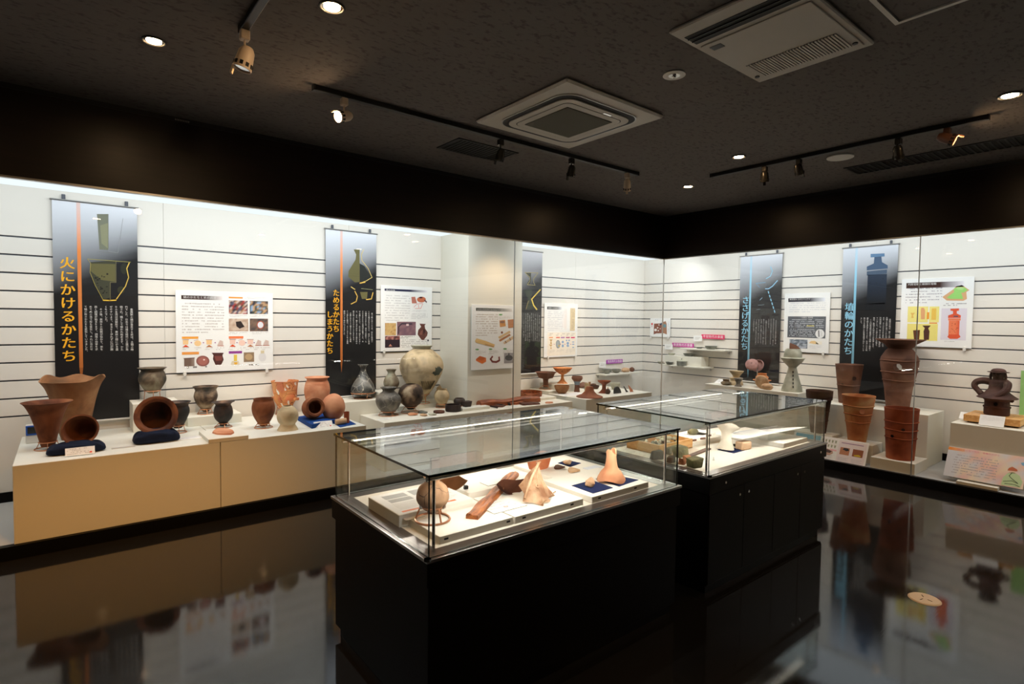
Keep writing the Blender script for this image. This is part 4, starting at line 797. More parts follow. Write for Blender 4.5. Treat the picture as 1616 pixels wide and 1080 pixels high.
# ================================================================== DISPLAY BLOCKS
def block(name, label, x0, y0, z0, x1, y1, z1, m=None, cat='display block'):
    return tag(finish(name, B((x0 - x1) / 2, (y0 - y1) / 2, 0, (x1 - x0) / 2, (y1 - y0) / 2, z1 - z0, .002), m or BLOCK, None, ((x0 + x1) / 2, (y0 + y1) / 2, z0)), label, cat)
P1Z, P3Z, P5Z = .57, .537, .57
block('plinth', 'long cream plinth at the left under the flared brown pots', -.253, 4.53, ZBASE, .890, 5.57, P1Z, BLOCKY, 'plinth')
block('plinth', 'cream plinth right of the joint under the orange broken pot', .894, 4.53, ZBASE, 2.031, 5.57, P1Z, BLOCKY, 'plinth')
block('riser_block', 'white riser under the small dark pot behind the big tilted bowl', .42, 5.28, P1Z, .74, 5.57, .795)
block('riser_block', 'low white riser under the black pot below the wide panel', .80, 5.30, P1Z, 1.215, 5.57, .648)
a = atz(332.5, 697, .60); c = atz(398.4, 691, .60)
block('riser_board', 'thin white board with a flat sherd at the plinth edge', a.x, 4.527, P1Z, c.x, 4.90, .60)
block('plinth', 'white plinth under the grey brown round jars', 2.285, 4.70, ZBASE, 3.40, 5.24, P3Z, None, 'plinth')
block('plinth', 'tall white block under the dark bottle with mended cracks', 2.06, 5.245, ZBASE, 2.70, 5.57, .672, None, 'plinth')
block('riser_block', 'small white riser under the narrow necked grey jar', 2.52, 5.32, .672, 2.69, 5.55, .735)
block('plinth', 'low white block under the huge patterned jar', 2.705, 5.245, ZBASE, 3.40, 5.57, .58, None, 'plinth')
block('plinth', 'long white plinth before the column with dug up wood', 3.403, 4.70, ZBASE, 4.70, 5.035, P3Z, None, 'plinth')
block('plinth', 'white plinth behind the wood next to the round tray', 4.19, 5.04, ZBASE, 4.70, 5.57, P3Z, None, 'plinth')
block('riser_board', 'thin white board under the round wooden tray', 4.22, 4.97, P3Z, 4.69, 5.40, .567)
block('plinth', 'broad white corner plinth with goblets and sherds', 4.77, 4.545, ZBASE, 6.0, 5.57, P5Z, None, 'plinth')
block('riser_block', 'white riser under the tall orange goblet', 4.95, 5.22, P5Z, 5.27, 5.57, .665)
block('riser_board', 'thin white board under the wide brown pedestal dish', 4.775, 5.20, P5Z, 4.945, 5.57, .597)
block('plinth', 'long white plinth under the tall grey pedestal vessel', 6.55, 2.93, ZBASE, 7.12, 4.12, .69, None, 'plinth')
block('plinth', 'big white block under the tall haniwa jar', 6.60, 1.70, ZBASE + .0, 7.12, 2.76, .61, None, 'plinth')
block('plinth', 'small low white block under the front red haniwa', 6.20, 1.685, ZBASE, 6.575, 2.055, .19, None, 'plinth')
block('plinth', 'white block under the buff banded haniwa', 6.325, 2.08, ZBASE, 6.595, 2.46, .275, None, 'plinth')
block('plinth', 'white block under the dark brown haniwa beside the table case', 6.325, 2.465, ZBASE, 6.545, 2.90, .305, None, 'plinth')
block('plinth', 'broad white block under the hatted haniwa figure', 6.42, .30, ZBASE, 7.12, 1.482, .592, None, 'plinth')
block('plinth', 'small white block holding the pink and orange signboard', 6.19, 1.085, ZBASE, 6.32, 1.37, .113, None, 'plinth')
# wall shelves
def shelf(side, label, x0, x1, z, d):
    if side == 'L': r = root('wall_shelf', label, 'shelf', (x0, YB, z)); finish('board', B(0, -d, -.02, x1 - x0, 0, 0, .002), BLOCK, r); finish('bracket', B(.04, -.01, -.06, .06, 0, -.02), STEEL, r); finish('bracket', B(x1 - x0 - .06, -.01, -.06, x1 - x0 - .04, 0, -.02), STEEL, r)
    else: r = root('wall_shelf', label, 'shelf', (XB, x0, z)); finish('board', B(-d, 0, -.02, 0, x1 - x0, 0, .002), BLOCK, r); finish('bracket', B(-.01, .04, -.06, 0, .06, -.02), STEEL, r); finish('bracket', B(-.01, x1 - x0 - .06, -.06, 0, x1 - x0 - .04, -.02), STEEL, r)
    return r
shelf('L', 'white wall shelf with three small grey sherds', 6.07, 6.86, .725, .19)
shelf('R', 'lower white wall shelf with the lidded bowl', 4.36, 5.10, .868, .25)
shelf('R', 'small white wall shelf with one grey bowl', 4.09, 4.80, 1.118, .19)
r = block('riser_block', 'white box on the lower right shelf with two plates on top', 6.96, 4.44, .868, 7.14, 5.05, 1.00)
# ================================================================== VESSELS
def prof_r(prof, z):
    pr = curve(prof)
    for (r0, z0), (r1, z1) in zip(pr, pr[1:]):
        if z0 <= z <= z1 and z1 > z0: return r0 + (r1 - r0) * (z - z0) / (z1 - z0)
    return pr[-1][0]
def stand_obj(label, P, r_up, z_up, r_ft, t=.0035, group=None):
    r = root('ring_stand', label, 'stand', P, group=group)
    finish('upper_ring', torus(new(), r_up, t, z_up), COPPER, r); finish('foot_ring', torus(new(), r_ft, t, t), COPPER, r)
    for k in range(3):
        a = k * math.tau / 3 + .5; bm = new(); tube(bm, [(r_ft * math.cos(a), r_ft * math.sin(a), t), (r_up * math.cos(a), r_up * math.sin(a), z_up)], t * .8, 6); finish('leg', bm, COPPER, r)
    return r
FWH = Vector((fw.x, fw.y, 0)).normalized()
def pot(label, m, prof, x, yb, yt, wpx, z, Y=None, X=None, stand=None, wall=.07, name='clay_pot', cat='pot', back=True, rot=0, **kw):
    """prof: (r as share of the greatest half width, height share). stand: (foot y px, foot ring width px, label)"""
    zb = z
    yfoot = stand[0] if stand else yb
    if Y is not None: P = aty(x, yfoot, Y)
    elif X is not None: P = atx(x, yfoot, X)
    else: P = atz(x, yfoot, z)
    sc = px(P); hx = hz(x); R = wpx * sc / 2 * hx; rb = (stand[1] * sc / 2 * hx) if stand else prof[0][0] * R
    if back and Y is None and X is None:
        d = Vector((P.x, P.y, 0)).normalized(); P = P + d * rb; sc = px(P); R = wpx * sc / 2 * hx
    if z is not None: P.z = z
    else: z = P.z
    dist = math.hypot(P.x, P.y); sl = (1.5 - P.z) / dist
    lift = 0
    if stand: lift = max(.012, (stand[0] - yb) * sc - (stand[1] * sc / 2 - prof[0][0] * R) * sl)
    H = (yb - yt) * sc - (prof[0][0] + prof[-1][0] * .98) * R * sl * .85
    m2 = kw.pop('m2', None)
    if kw.get('thru'): t_ = kw['thru']; th = math.atan2(-P.y, -P.x) + t_[0]; kw['thru'] = (th, th + math.pi, t_[1] * H, t_[2])
    bm = lathe(new(), prof, R, H, wall, **kw)
    o = tag(finish(name, bm, [m, m2] if m2 else m, None, (P.x, P.y, z + lift), (0, 0, rot)), label, cat)
    if stand:
        zu = lift + .10 * H; ru = prof_r(prof, .10) * R + .006
        stand_obj(stand[2], (P.x, P.y, z), ru, zu, stand[1] * sc / 2 * hx)
    return o, P, R, H, lift
JAR = [(.30, 0), (.62, .18), (.95, .45), (1.0, .62), (.86, .80), (.74, .88), (.80, .95), (.92, 1)]
PLASTER = plain('white plaster fill', s(236, 230, 218), .8)
def pots_left():
    # flared pot with four rim peaks
    def peaks(a, z): return sum(h * max(0, math.cos(a - math.radians(g - 38.7))) ** 14 for g, h in ((4, .10), (58, .07), (120, .07), (180, .09))) * max(0, (z - .72) / .28) ** 1.5
    pot('large tan pot with a four peaked wavy rim before the orange title banner', CL_TAN, [(.38, 0), (.50, .2), (.60, .45), (.70, .68), (.84, .88), (1, 1)], 117, 691, 590, 106, P1Z, Y=5.28, wall=.05, rimfn=peaks, seg=64)
    pot('wide mouthed red brown pot leaning out at the far left', CL_FIRE, [(.27, 0), (.38, .22), (.52, .5), (.68, .75), (.86, .93), (1, 1)], 76, 705, 628, 84, P1Z, wall=.045, stand=(712, 44, 'copper ring stand of the wide mouthed pot at far left'))
    pot('grey brown necked pot standing on the small riser', CL_GREEN, [(.30, 0), (.56, .14), (.88, .42), (.94, .6), (.84, .80), (.76, .88), (.86, .95), (1, 1)], 241, 621, 578, 48, .795, stand=(634, 30, 'copper ring stand of the pot on the small riser'))
    pot('dark mended pot half hidden behind the big tilted bowl', CL_SOOT2, [(.30, 0), (.56, .22), (.86, .55), (.88, .72), (.8, .86), (1, 1)], 281, 668, 623, 43, P1Z, Y=5.10, stand=(677, 28, 'copper ring stand beside the big tilted bowl'))
    pot('black and buff banded pot on the low riser', CL_SOOT, [(.22, 0), (.40, .12), (.74, .34), (.92, .58), (.88, .74), (.82, .86), (1, 1)], 325, 646, 603, 41.5, .648, Y=5.44, stand=(651, 27, 'copper ring stand on the low riser'))
    pot('black shouldered pot with a wide thin lip at the plinth middle', CL_SOOT2, [(.30, 0), (.36, .12), (.70, .30), (.84, .52), (.76, .76), (.66, .88), (.80, .96), (1, 1)], 352.5, 669, 628, 37.5, P1Z, Y=5.14, stand=(671, 28, 'copper ring stand of the black lipped pot'))
    pot('buff egg shaped pot with fine mended cracks', CL_FIRE, [(.22, 0), (.5, .12), (.86, .38), (1.0, .62), (.94, .82), (.84, .92), (.86, 1)], 416, 674, 627, 37.5, P1Z, stand=(677.5, 29, 'copper ring stand of the buff egg shaped pot'))
    def gaps0(u, z): return (.30 < z < .44 and (.02 < u < .10 or .42 < u < .50 or .72 < u < .85 or .90 < u < .95)) or (.62 < z < .80 and (.58 < u < .62 or .70 < u < .725 or .80 < u < .83)) or (z > .86 and .69 < u < .73)
    def gaps(u, z):
        q = math.sin(u * 50.3 + z * 4) * .5 + math.sin(z * 12 - u * 12.6 + 1) * .5 + math.sin(u * 100.5 + z * 26) * .3
        return q > .86 and .08 < z < .97
    o, P, R, H, lf = pot('broken orange pot with gaps and two side lugs', CL_ORANGE, [(.42, 0), (.62, .22), (.84, .40), (.86, .58), (.92, .84), (1.0, 1)], 450, 649, 598, 44, P1Z, stand=(656, 30, 'copper ring stand of the broken orange pot'), seg=96, patch=gaps, m2=PLASTER, wall=.05)
    for sgn in (-1, 1):
        bm = new(); box(bm, .80 * R, -.16 * R, .36 * H, 1.14 * R, .16 * R, .44 * H, .004); lg = finish('lug', bm, CL_ORANGE, o, None, (0, 0, -.9 if sgn > 0 else 2.24))
    o, P, R, H, lf = pot('round pale mended ball shaped pot on a flared foot', CL_CREAM, [(.98, 0), (.86, .10), (.70, .24), (.88, .36), (1.0, .56), (.90, .78), (.62, .93), (.42, 1)], 454, 681.5, 640, 34.5, P1Z, wall=.08)
    pot('tall red clay jar with an everted rim before the black banner', CL_PEACH, [(.48, 0), (.74, .2), (.98, .55), (1.0, .70), (.92, .84), (.80, .92), (.84, .96), (.98, 1)], 500.5, 656, 592.5, 41, P1Z, Y=5.30)
    pot('grey black bottle with white mended cracks and a long neck', CL_GLASSY, [(.52, 0), (.86, .06), (1.0, .18), (.82, .38), (.50, .58), (.26, .76), (.22, .88), (.30, .95), (.44, 1)], 573, 628, 577, 39, .672, Y=5.42, stand=(633, 29, 'copper ring stand of the mended bottle'), wall=.06)
    pot('small narrow necked grey green jar behind the mended bowl', CL_GREEN, [(.46, 0), (.86, .16), (1.0, .36), (.84, .58), (.54, .74), (.48, .86), (.68, 1)], 617.5, 616, 582, 25, .735, Y=5.43)
    pot('dark grey jar with a wide white lip at the plinth corner', CL_GREY, [(.30, 0), (.48, .08), (.80, .24), (1.0, .48), (.92, .66), (.60, .80), (.46, .86), (.50, .93), (.66, 1)], 613, 654.5, 609.5, 41, P3Z, stand=(658, 31, 'copper ring stand of the jar with a white lip'))
    pot('round brown jar with dark scorch marks and no neck', CL_SOOT, [(.26, 0), (.40, .10), (.78, .26), (1.0, .52), (.92, .78), (.70, .93), (.46, 1)], 648.5, 643, 601, 41, P3Z, Y=5.08, stand=(650, 31, 'copper ring stand of the round scorched jar'))
    o, P, R, H, lf = pot('huge cream jar with zigzag marks and a wide collar', CL_CREAM, [(.16, 0), (.26, .06), (.56, .22), (.88, .44), (1.0, .62), (.88, .78), (.56, .90), (.38, .945), (.40, .965), (.48, 1)], 665, 632, 544, 69.5, .58, Y=5.33, stand=(639, 27, 'copper ring stand of the huge jar'), seg=56)
    th5 = math.atan2(-P.y, -P.x); bm = new(); pts = []
    for k in range(17):
        t = th5 + .02 + k * .05; z = (.21 if k % 2 else .37) * H; rr = prof_r([(.16, 0), (.26, .06), (.56, .22), (.88, .44), (1.0, .62), (.88, .78)], z / H) * R * 1.012; pts.append((rr * math.cos(t), rr * math.sin(t), z))
    tube(bm, pts, .006, 5); finish('zigzag', bm, plain('dark drawn line', s(84, 78, 62), .8), o)
    bm = lathe(new(), [(.40, 0), (.415, .3), (.49, .96), (.485, 1.0)], R * 1.02, .06 * H, smooth=False, wob=0, open_top=False); finish('collar', bm, CL_SUEW, o, (0, 0, .943 * H))
    dk = new(); c = bmesh.ops.create_icosphere(dk, subdivisions=3, radius=1)
    for v in c['verts']:
        q = v.co; ang = th5 + 1.3 + q.x * .34 + .10 * math.sin(5 * q.y); zz = (.54 + q.y * .11 + .02 * math.sin(7 * q.x)) * H; rr = prof_r([(.16, 0), (.26, .06), (.56, .22), (.88, .44), (1.0, .62), (.88, .78)], min(.77, zz / H)) * R * (1.0 + .012 * q.z); v.co = Vector((rr * math.cos(ang - .45), rr * math.sin(ang - .45), zz))
    finish('dark_patch', dk, plain('dark green mend', s(70, 78, 68), .8), o)
    o, P, R, H, lf = pot('small tan jar with a broken rim right of the huge jar', CL_CREAM, [(.40, 0), (.62, .12), (.98, .44), (.98, .66), (.80, .86), (.66, .94), (.70, 1)], 697, 637, 609, 24, P3Z, Y=5.18, stand=(641, 18, 'copper ring stand of the small tan jar'))
    bm = new(); slab(bm, [(-.3 * R, 0), (.5 * R, 0), (.25 * R, .5 * R), (0, .3 * R)], .01); finish('rim_sherd', bm, CL_CREAM, o, (-.2 * R, .55 * R, H), (1.5, 0, -.5))
    pot('tiny dark brown pot beside the column', CL_SOOT2, [(.40, 0), (.70, .16), (1.0, .50), (.94, .80), (.74, 1)], 725, 633, 618.8, 18.5, P3Z, Y=5.02, stand=(637, 13, 'copper ring stand of the tiny pot'))
    # corner vessels
    pot('wide brown pedestal dish on a copper stand by the narrow banner', CL_HANIB, [(.22, 0), (.24, .5), (.30, .56), (.66, .62), (.80, .86), (.84, .92), (1, 1)], 861, 610, 584, 34.5, .597, Y=5.40, stand=(614, 21, 'copper ring stand of the wide pedestal dish'), wall=.06, name='pedestal_dish', cat='dish', smooth=False)
    pot('tall orange goblet with a chipped bowl', CL_ORANGE, [(.58, 0), (.46, .06), (.24, .20), (.15, .34), (.15, .56), (.36, .62), (.70, .76), (.88, .9), (1, 1)], 887.5, 603.5, 576.5, 31, .665, Y=5.33, wall=.05, name='goblet', cat='goblet', smooth=False)
    pot('plain tan bowl in front of the orange goblet', CL_TAN, [(.40, 0), (.66, .24), (.90, .6), (.98, .9), (1, 1)], 886.5, 619, 604, 24.5, P5Z, Y=5.10, wall=.05, name='bowl', cat='bowl')
    o, P, R, H, lf = pot('small brown pedestal dish with a blue grey mend', CL_HANIB, [(.56, 0), (.50, .1), (.44, .36), (.48, .56), (.62, .66), (.96, .80), (1, .9), (.9, 1)], 910.5, 617.5, 591, 17.5, P5Z, Y=5.12, wall=.08, name='pedestal_dish', cat='dish')
    bm = lathe(new(), [(.45, 0), (.47, .5), (.64, 1)], R * 1.04, .22 * H, smooth=False, open_top=False); finish('mend', bm, plain('blue grey mend', s(120, 136, 150), .8), o, (0, 0, .45 * H))
    pot('small cream cylinder foot beside the large flat sherd', CL_CREAM, [(.95, 0), (.86, .3), (.84, .7), (1, 1)], 927, 616, 603.5, 10.5, P5Z, Y=5.15, name='pottery_fragment', cat='sherd', smooth=False)
    pot('small dark brown bowl behind the red pedestal plate', CL_HANID, [(.5, 0), (.84, .45), (1, 1)], 939.5, 614, 607.5, 13, P5Z, Y=5.2, name='bowl', cat='bowl')
    pot('red brown plate on a flared foot', CL_HANIW, [(.86, 0), (.60, .12), (.32, .30), (.28, .66), (.44, .74), (.92, .9), (1, 1)], 953, 626, 604.5, 21, P5Z, Y=4.85, wall=.05, name='pedestal_plate', cat='dish', smooth=False)
    pot('pale green grey bowl behind the black sherd', CL_SUEW, [(.55, 0), (.86, .5), (1, 1)], 970.5, 616, 604.5, 17, P5Z, Y=5.02, name='bowl', cat='bowl', wall=.04)
pots_left()
def tipped(label, m, prof, cx, cy, rpx, Y, axis, ratio, wall=.08, name='clay_pot', cat='pot', X=None):
    """vessel lying with its mouth centred on a pixel; axis points out of the mouth"""
    P = aty(cx, cy, Y) if X is None else atx(cx, cy, X); R = rpx * px(P) * hz(cx); H = R * ratio; a = Vector(axis).normalized()
    q = a.to_track_quat('Z', 'Y'); o = finish(name, lathe(new(), prof, R, H, wall), m, None, P - a * H); o.rotation_mode = 'QUATERNION'; o.rotation_quaternion = q; o.rotation_mode = 'XYZ'
    return tag(o, label, cat), P, R
BELL = [(.34, 0), (.62, .12), (.86, .38), (.95, .66), (.95, .88), (1, 1)]
tipped('red brown bowl lying on its side on a navy cushion at front left', CL_FIRE, [(.40, 0), (.56, .2), (.74, .5), (.88, .8), (1, 1)], 126.5, 679, 31.5, 4.80, (-.28, -1, .30), 1.5, .09)
tipped('big round pot lying with its dark mouth facing out', CL_FIRE, [(.30, 0), (.62, .10), (.92, .36), (1.0, .62), (.9, .84), (.86, .92), (1, 1)], 246.5, 655.5, 35.5, 4.84, (-.14, -1, .24), 1.3, .15)
tipped('brown jar lying on blue cloth with its mouth to the right', CL_FIRE, [(.34, 0), (.72, .12), (1.10, .42), (1.14, .62), (.86, .88), (1, 1)], 498, 643, 15.5, 4.83, (-.02, -1, .20), 2.2, .2)
def cushion(label, x, y, wpx, hpx, dz, z, Y):
    P = aty(x, y, Y); sc = px(P); bm = new(); r = bmesh.ops.create_icosphere(bm, subdivisions=4, radius=1); e = lambda t, k: math.copysign(abs(t) ** k, t)
    for v in r['verts']:
        c = v.co; v.co = Vector((e(c.x, .45) * wpx * sc / 2 * (1 - .10 * c.z), e(c.y, .45) * dz, (e(c.z, .6) * .5 + .5) * hpx * sc * (1 - .25 * abs(c.x) ** 3 + .08 * math.sin(c.x * 9 + c.y * 5))))
    zz = min(v.co.z for v in bm.verts)
    for v in bm.verts: v.co.z -= zz
    return tag(finish('cushion', bm, NAVYC, None, (P.x, P.y, z)), label, 'cushion')
cushion('navy cushion under the tilted bowl at front left', 121, 712, 74, 15, .09, P1Z, 4.76); cushion('navy cushion under the big lying pot', 247, 693, 62, 18, .10, P1Z, 4.83)
def cloth(label, pts, z, m=NAVY, th=.004, cat='cloth', name='cloth', bumpy=0):
    P = [atz(x, y, z) for x, y in pts]; c = sum(P, Vector()) / len(P); bm = new(); n = 7
    # a small sheet between four corners, lightly waved
    A, Bq, Cq, D = [p - c for p in P]; g = []
    for i in range(n + 1):
        row = []
        for j in range(n + 1):
            u, v = i / n, j / n; q = (A * (1 - u) + Bq * u) * (1 - v) + (D * (1 - u) + Cq * u) * v; q.z = th + (bumpy * (1 + math.sin(u * 7 + 1) * math.sin(v * 6)) if bumpy else 0); row.append(q)
        g.append(row)
    top = [[bm.verts.new(q) for q in row] for row in g]; bot = [[bm.verts.new((q.x, q.y, 0)) for q in row] for row in g]
    for i in range(n):
        for j in range(n): bm.faces.new((top[i][j], top[i + 1][j], top[i + 1][j + 1], top[i][j + 1])); bm.faces.new((bot[i][j], bot[i][j + 1], bot[i + 1][j + 1], bot[i + 1][j]))
    for k in range(n):
        for X, Yb2 in (((0, k), (0, k + 1)), ((n, k), (n, k + 1)), ((k, 0), (k + 1, 0)), ((k, n), (k + 1, n))): bm.faces.new((top[X[0]][X[1]], top[Yb2[0]][Yb2[1]], bot[Yb2[0]][Yb2[1]], bot[X[0]][X[1]]))
    return tag(finish(name, bm, m, None, (c.x, c.y, z)), label, cat)
BLUEC = plain('blue cloth', s(20, 62, 128), .85, .2, bmp=(500, .001, .5))
cloth('blue cloth draped under the lying brown jar', [(470, 664), (512, 657), (532, 668), (492, 677)], P1Z, BLUEC, .03, bumpy=.006)
cloth('dark blue cloth under the clay pipe piece', [(527, 669), (549, 663), (562, 670), (537, 675)], P1Z, BLUEC, .003)
# ball jar, pipes and sherds on the right part of the plinth
P = atz(533, 667, P1Z); R = 18.0 * px(P)
tag(finish('clay_pot', blob(new(), R, R, R * 1.22, 4, .02, 1), CL_PEACH, None, (P.x, P.y + R, P1Z)), 'salmon egg shaped jar seen from its rounded base', 'pot')
P = atz(547, 668, P1Z); sc = px(P); tag(finish('clay_tube', lathe(new(), [(1, 0), (.95, .5), (1, 1)], 4.2 * sc, 18 * sc, .2), CL_HANIW, None, P), 'small upright red clay tube beside the salmon jar', 'tube')
P = atz(537, 670.5, P1Z); sc = px(P); o = finish('clay_tube', lathe(new(), [(.9, 0), (1, .3), (.95, 1)], 4.6 * sc, 17 * sc, .3), CL_BUFF, None, (P.x - 8 * sc, P.y, P1Z + 4.8 * sc), (0, math.radians(86), -.15)); tag(o, 'buff clay tube lying on the dark blue cloth', 'tube')
P = atz(355, 684, .60); sc = px(P); bm = new(); slab(bm, jag(14.5 * sc, 9 * sc * 3.2, 10, .12, 3), .012); tag(finish('sherd', bm, CL_PEACH, None, (P.x, P.y + .05, .60)), 'flat reddish sherd on the thin white board', 'sherd')
# small things before the round jars
for label, x, y, w_, d_, m, h_ in (('flat salmon sherd before the round scorched jar', 655, 656.5, 15, .05, CL_PEACH, .022), ('dark grey sherd behind the pale sherds', 671, 653, 14, .05, CL_SUE, .02), ('small buff sherd in the middle of the row', 672.5, 657.5, 11, .045, CL_BUFF, .02), ('pale grey sherd at the right of the row', 686, 656, 12, .045, CL_SUEW, .018)):
    P = atz(x, y, P3Z); sc = px(P); bm = new(); n = jag(w_ * sc / 2, d_, 9, .12, int(x)); slab(bm, n, h_ * .5, up=lambda a, b: h_ * .5 * (1 - min(1, (a / (w_ * sc / 2)) ** 2 * .8 + (b / d_) ** 2 * .2))); tag(finish('sherd', bm, m, None, (P.x, P.y + d_, P3Z)), label, 'sherd')
P = atz(697.5, 653, P3Z); sc = px(P); tag(finish('wooden_disc', lathe(new(), [(.98, 0), (1, .5), (.96, 1)], 9 * sc, .022, open_top=False, smooth=False), WOODK, None, (P.x, P.y + 9 * sc, P3Z)), 'round brown wooden disc beside the black bowl', 'lid')
pot('black wooden bowl with straight walls at the plinth edge', BLACKW, [(.92, 0), (1, .2), (1, .85), (.97, 1)], 715, 651, 637, 25, P3Z, wall=.12, name='wooden_bowl', cat='bowl', smooth=False)
a, c = atz(731, 650, P3Z), atz(764, 644, P3Z); block('riser_board', 'small cream stand under the black wooden cup', a.x, a.y, P3Z, c.x + .02, a.y + .13, P3Z + .03, BLOCKY)
bm = new(); P = atz(741, 643, P3Z + .03); sc = px(P); box(bm, -7 * sc, -.035, 0, 7 * sc, .035, 9 * sc, .004)
for v in bm.verts:
    if v.co.z < .01: v.co.x *= .8; v.co.y *= .8
tag(finish('wooden_cup', bm, BLACKW, None, (P.x, P.y + .05, P3Z + .03)), 'small black wooden cup on the cream stand', 'cup')
# dug up wood before the column
def timber(label, p, q, w_, h_, m, z, ends=1.0, name='timber', cat='wood'):
    d = q - p; L = Vector((d.x, d.y, 0)).length; bm = new(); n = 14; rows = []
    for i in range(n + 1):
        t = i / n; ww = w_ * (1 - (1 - ends) * abs(t - .35)) * (1 + .10 * math.sin(t * 17 + L)); hh = h_ * (1 + .12 * math.sin(t * 11)); rows.append([bm.verts.new((L * t, yy * ww / 2, zz * hh)) for yy, zz in ((-1, 0), (-.9, .7), (-.4, 1), (.4, 1), (.9, .7), (1, 0))])
    for A, C in zip(rows, rows[1:]):
        for k in range(6): bm.faces.new((A[k], A[(k + 1) % 6], C[(k + 1) % 6], C[k]))
    bm.faces.new(rows[0]); bm.faces.new(rows[-1][::-1])
    return tag(finish(name, bm, m, None, (p.x, p.y, z), (0, 0, math.atan2(d.y, d.x))), label, cat)
a, c = atz(750, 642, P3Z), atz(842, 634, P3Z); timber('long red brown timber lying in front of the column', Vector((a.x, 4.96, 0)), Vector((4.36, 4.93, 0)), .10, .07, WOODD, P3Z)
for label, p, q, w_, h_, m in (('flat dark plank with a slot beside the black wood piece', (768, 641), (800, 643), .13, .02, WOODK), ('brown plank at the right end of the wood row', (826, 640), (854, 638.5), .12, .022, WOODK), ('thin brown plank just left of the glass joint', (806, 640), (829, 638), .09, .03, WOODD)):
    a, c = atz(*p, P3Z), atz(*q, P3Z); timber(label, Vector((a.x, a.y + .05, 0)), Vector((c.x, c.y + .05, 0)), w_, h_, m, P3Z)
a = atz(800, 642, P3Z); bm = new(); tube(bm, [(.075 * math.cos(t), .055 * math.sin(t), .016) for t in [-.6 + k * .42 for k in range(12)]], .014, 8); tag(finish('wooden_hook', bm, BLACKW, None, (a.x, a.y + .06, P3Z)), 'black curved wood piece before the timber', 'wood')
a, c = atz(752, 637.5, P3Z), atz(785, 645, P3Z); bm = new(); tube(bm, [a - a, (c - a)], .009, 8); tag(finish('black_stick', bm, BLACKW, None, (a.x, a.y, P3Z + .010)), 'slender black stick lying at a slant', 'wood')
P = atz(857.5, 630.5, .567); sc = px(P); tr = finish('wooden_tray', lathe(new(), [(.97, 0), (1, .3), (1, 1)], 19.5 * sc, .058, .06, smooth=False, seg=48, rimfn=lambda a, z: -.55 * max(0, math.cos(a + 2.3)) ** 6 * max(0, z)), WOODD, None, (4.45, 5.18, .567)); tag(tr, 'round red brown wooden tray with a broken side', 'tray')
P = atz(870.5, 637, P3Z); sc = px(P); bm = new(); slab(bm, jag(7.5 * sc, .04, 9, .1, 8), .012); tag(finish('sherd', bm, CL_PEACH, None, (P.x, P.y + .04, P3Z)), 'small flat brown piece in front of the tray', 'sherd')
# corner sherds
P = aty(931, 607, 5.32); sc = px(P); bm = new(); slab(bm, jag(17 * sc, .10, 12, .1, 5), .015, up=lambda x, y: .055 * max(0, 1 - (x / (17 * sc)) ** 2 * .9)); tag(finish('sherd', bm, CL_HANIB, None, (P.x, 5.36, P5Z)), 'large curved grey brown sherd at the back of the corner plinth', 'sherd')
P = atz(938, 628, P5Z); sc = px(P); R = 21.5 * sc
o = tag(finish('lid', lathe(new(), [(1, 0), (.97, .08), (.58, .26), (.36, .55), (.30, .82), (.24, 1)], R, R * .78, open_top=False, smooth=False, wob=.02), CL_RED, None, (P.x, P.y + R * .5, P5Z)), 'red clay lid shaped like a low cone before the plate', 'lid')
finish('knob', lathe(new(), [(.6, 0), (.5, .6), (.9, 1)], R * .12, R * .35, open_top=False), CL_BUFF, o, (0, 0, R * .77))
P = atz(962, 622.5, P5Z); sc = px(P); o = tag(finish('clay_cup', blob(new(), 4.2 * sc, 4.2 * sc, 4.6 * sc, 3, .05), CL_HANID, None, (P.x, P.y + .03, P5Z)), 'tiny dark cup with a pale peg beside the black sherd', 'cup'); finish('peg', B(-.006, -.006, 0, .006, .006, .03), CL_BUFF, o, (0, 0, 7 * sc))
P = atz(976.5, 621.5, P5Z); sc = px(P); bm = new(); slab(bm, [(8.2 * sc * math.cos(t), 11 * sc * math.sin(t)) for t in [k * math.pi / 9 for k in range(10)]], .02); tag(finish('sherd', bm, BLACKS, None, (P.x, P.y + .03, P5Z), (math.radians(78), 0, 0)), 'black half round sherd standing on the corner plinth', 'sherd')
P = atz(990, 619.5, P5Z); sc = px(P); bm = new(); slab(bm, [(-.4 * sc, 0), (3.5 * sc, 0), (-3 * sc, 10 * sc)], .012); tag(finish('sherd', bm, BLACKS, None, (P.x, P.y + .02, P5Z), (math.radians(70), 0, 0)), 'black pointed triangle sherd', 'sherd')
P = atz(998, 619, P5Z); sc = px(P); bm = new(); slab(bm, [(-2.5 * sc, 0), (4 * sc, 0), (3 * sc, 3 * sc), (-3.4 * sc, 11 * sc)], .012); tag(finish('sherd', bm, CL_PEACH, None, (P.x, P.y + .02, P5Z), (math.radians(70), 0, 0)), 'small pink pointed sherd at the end of the row', 'sherd')
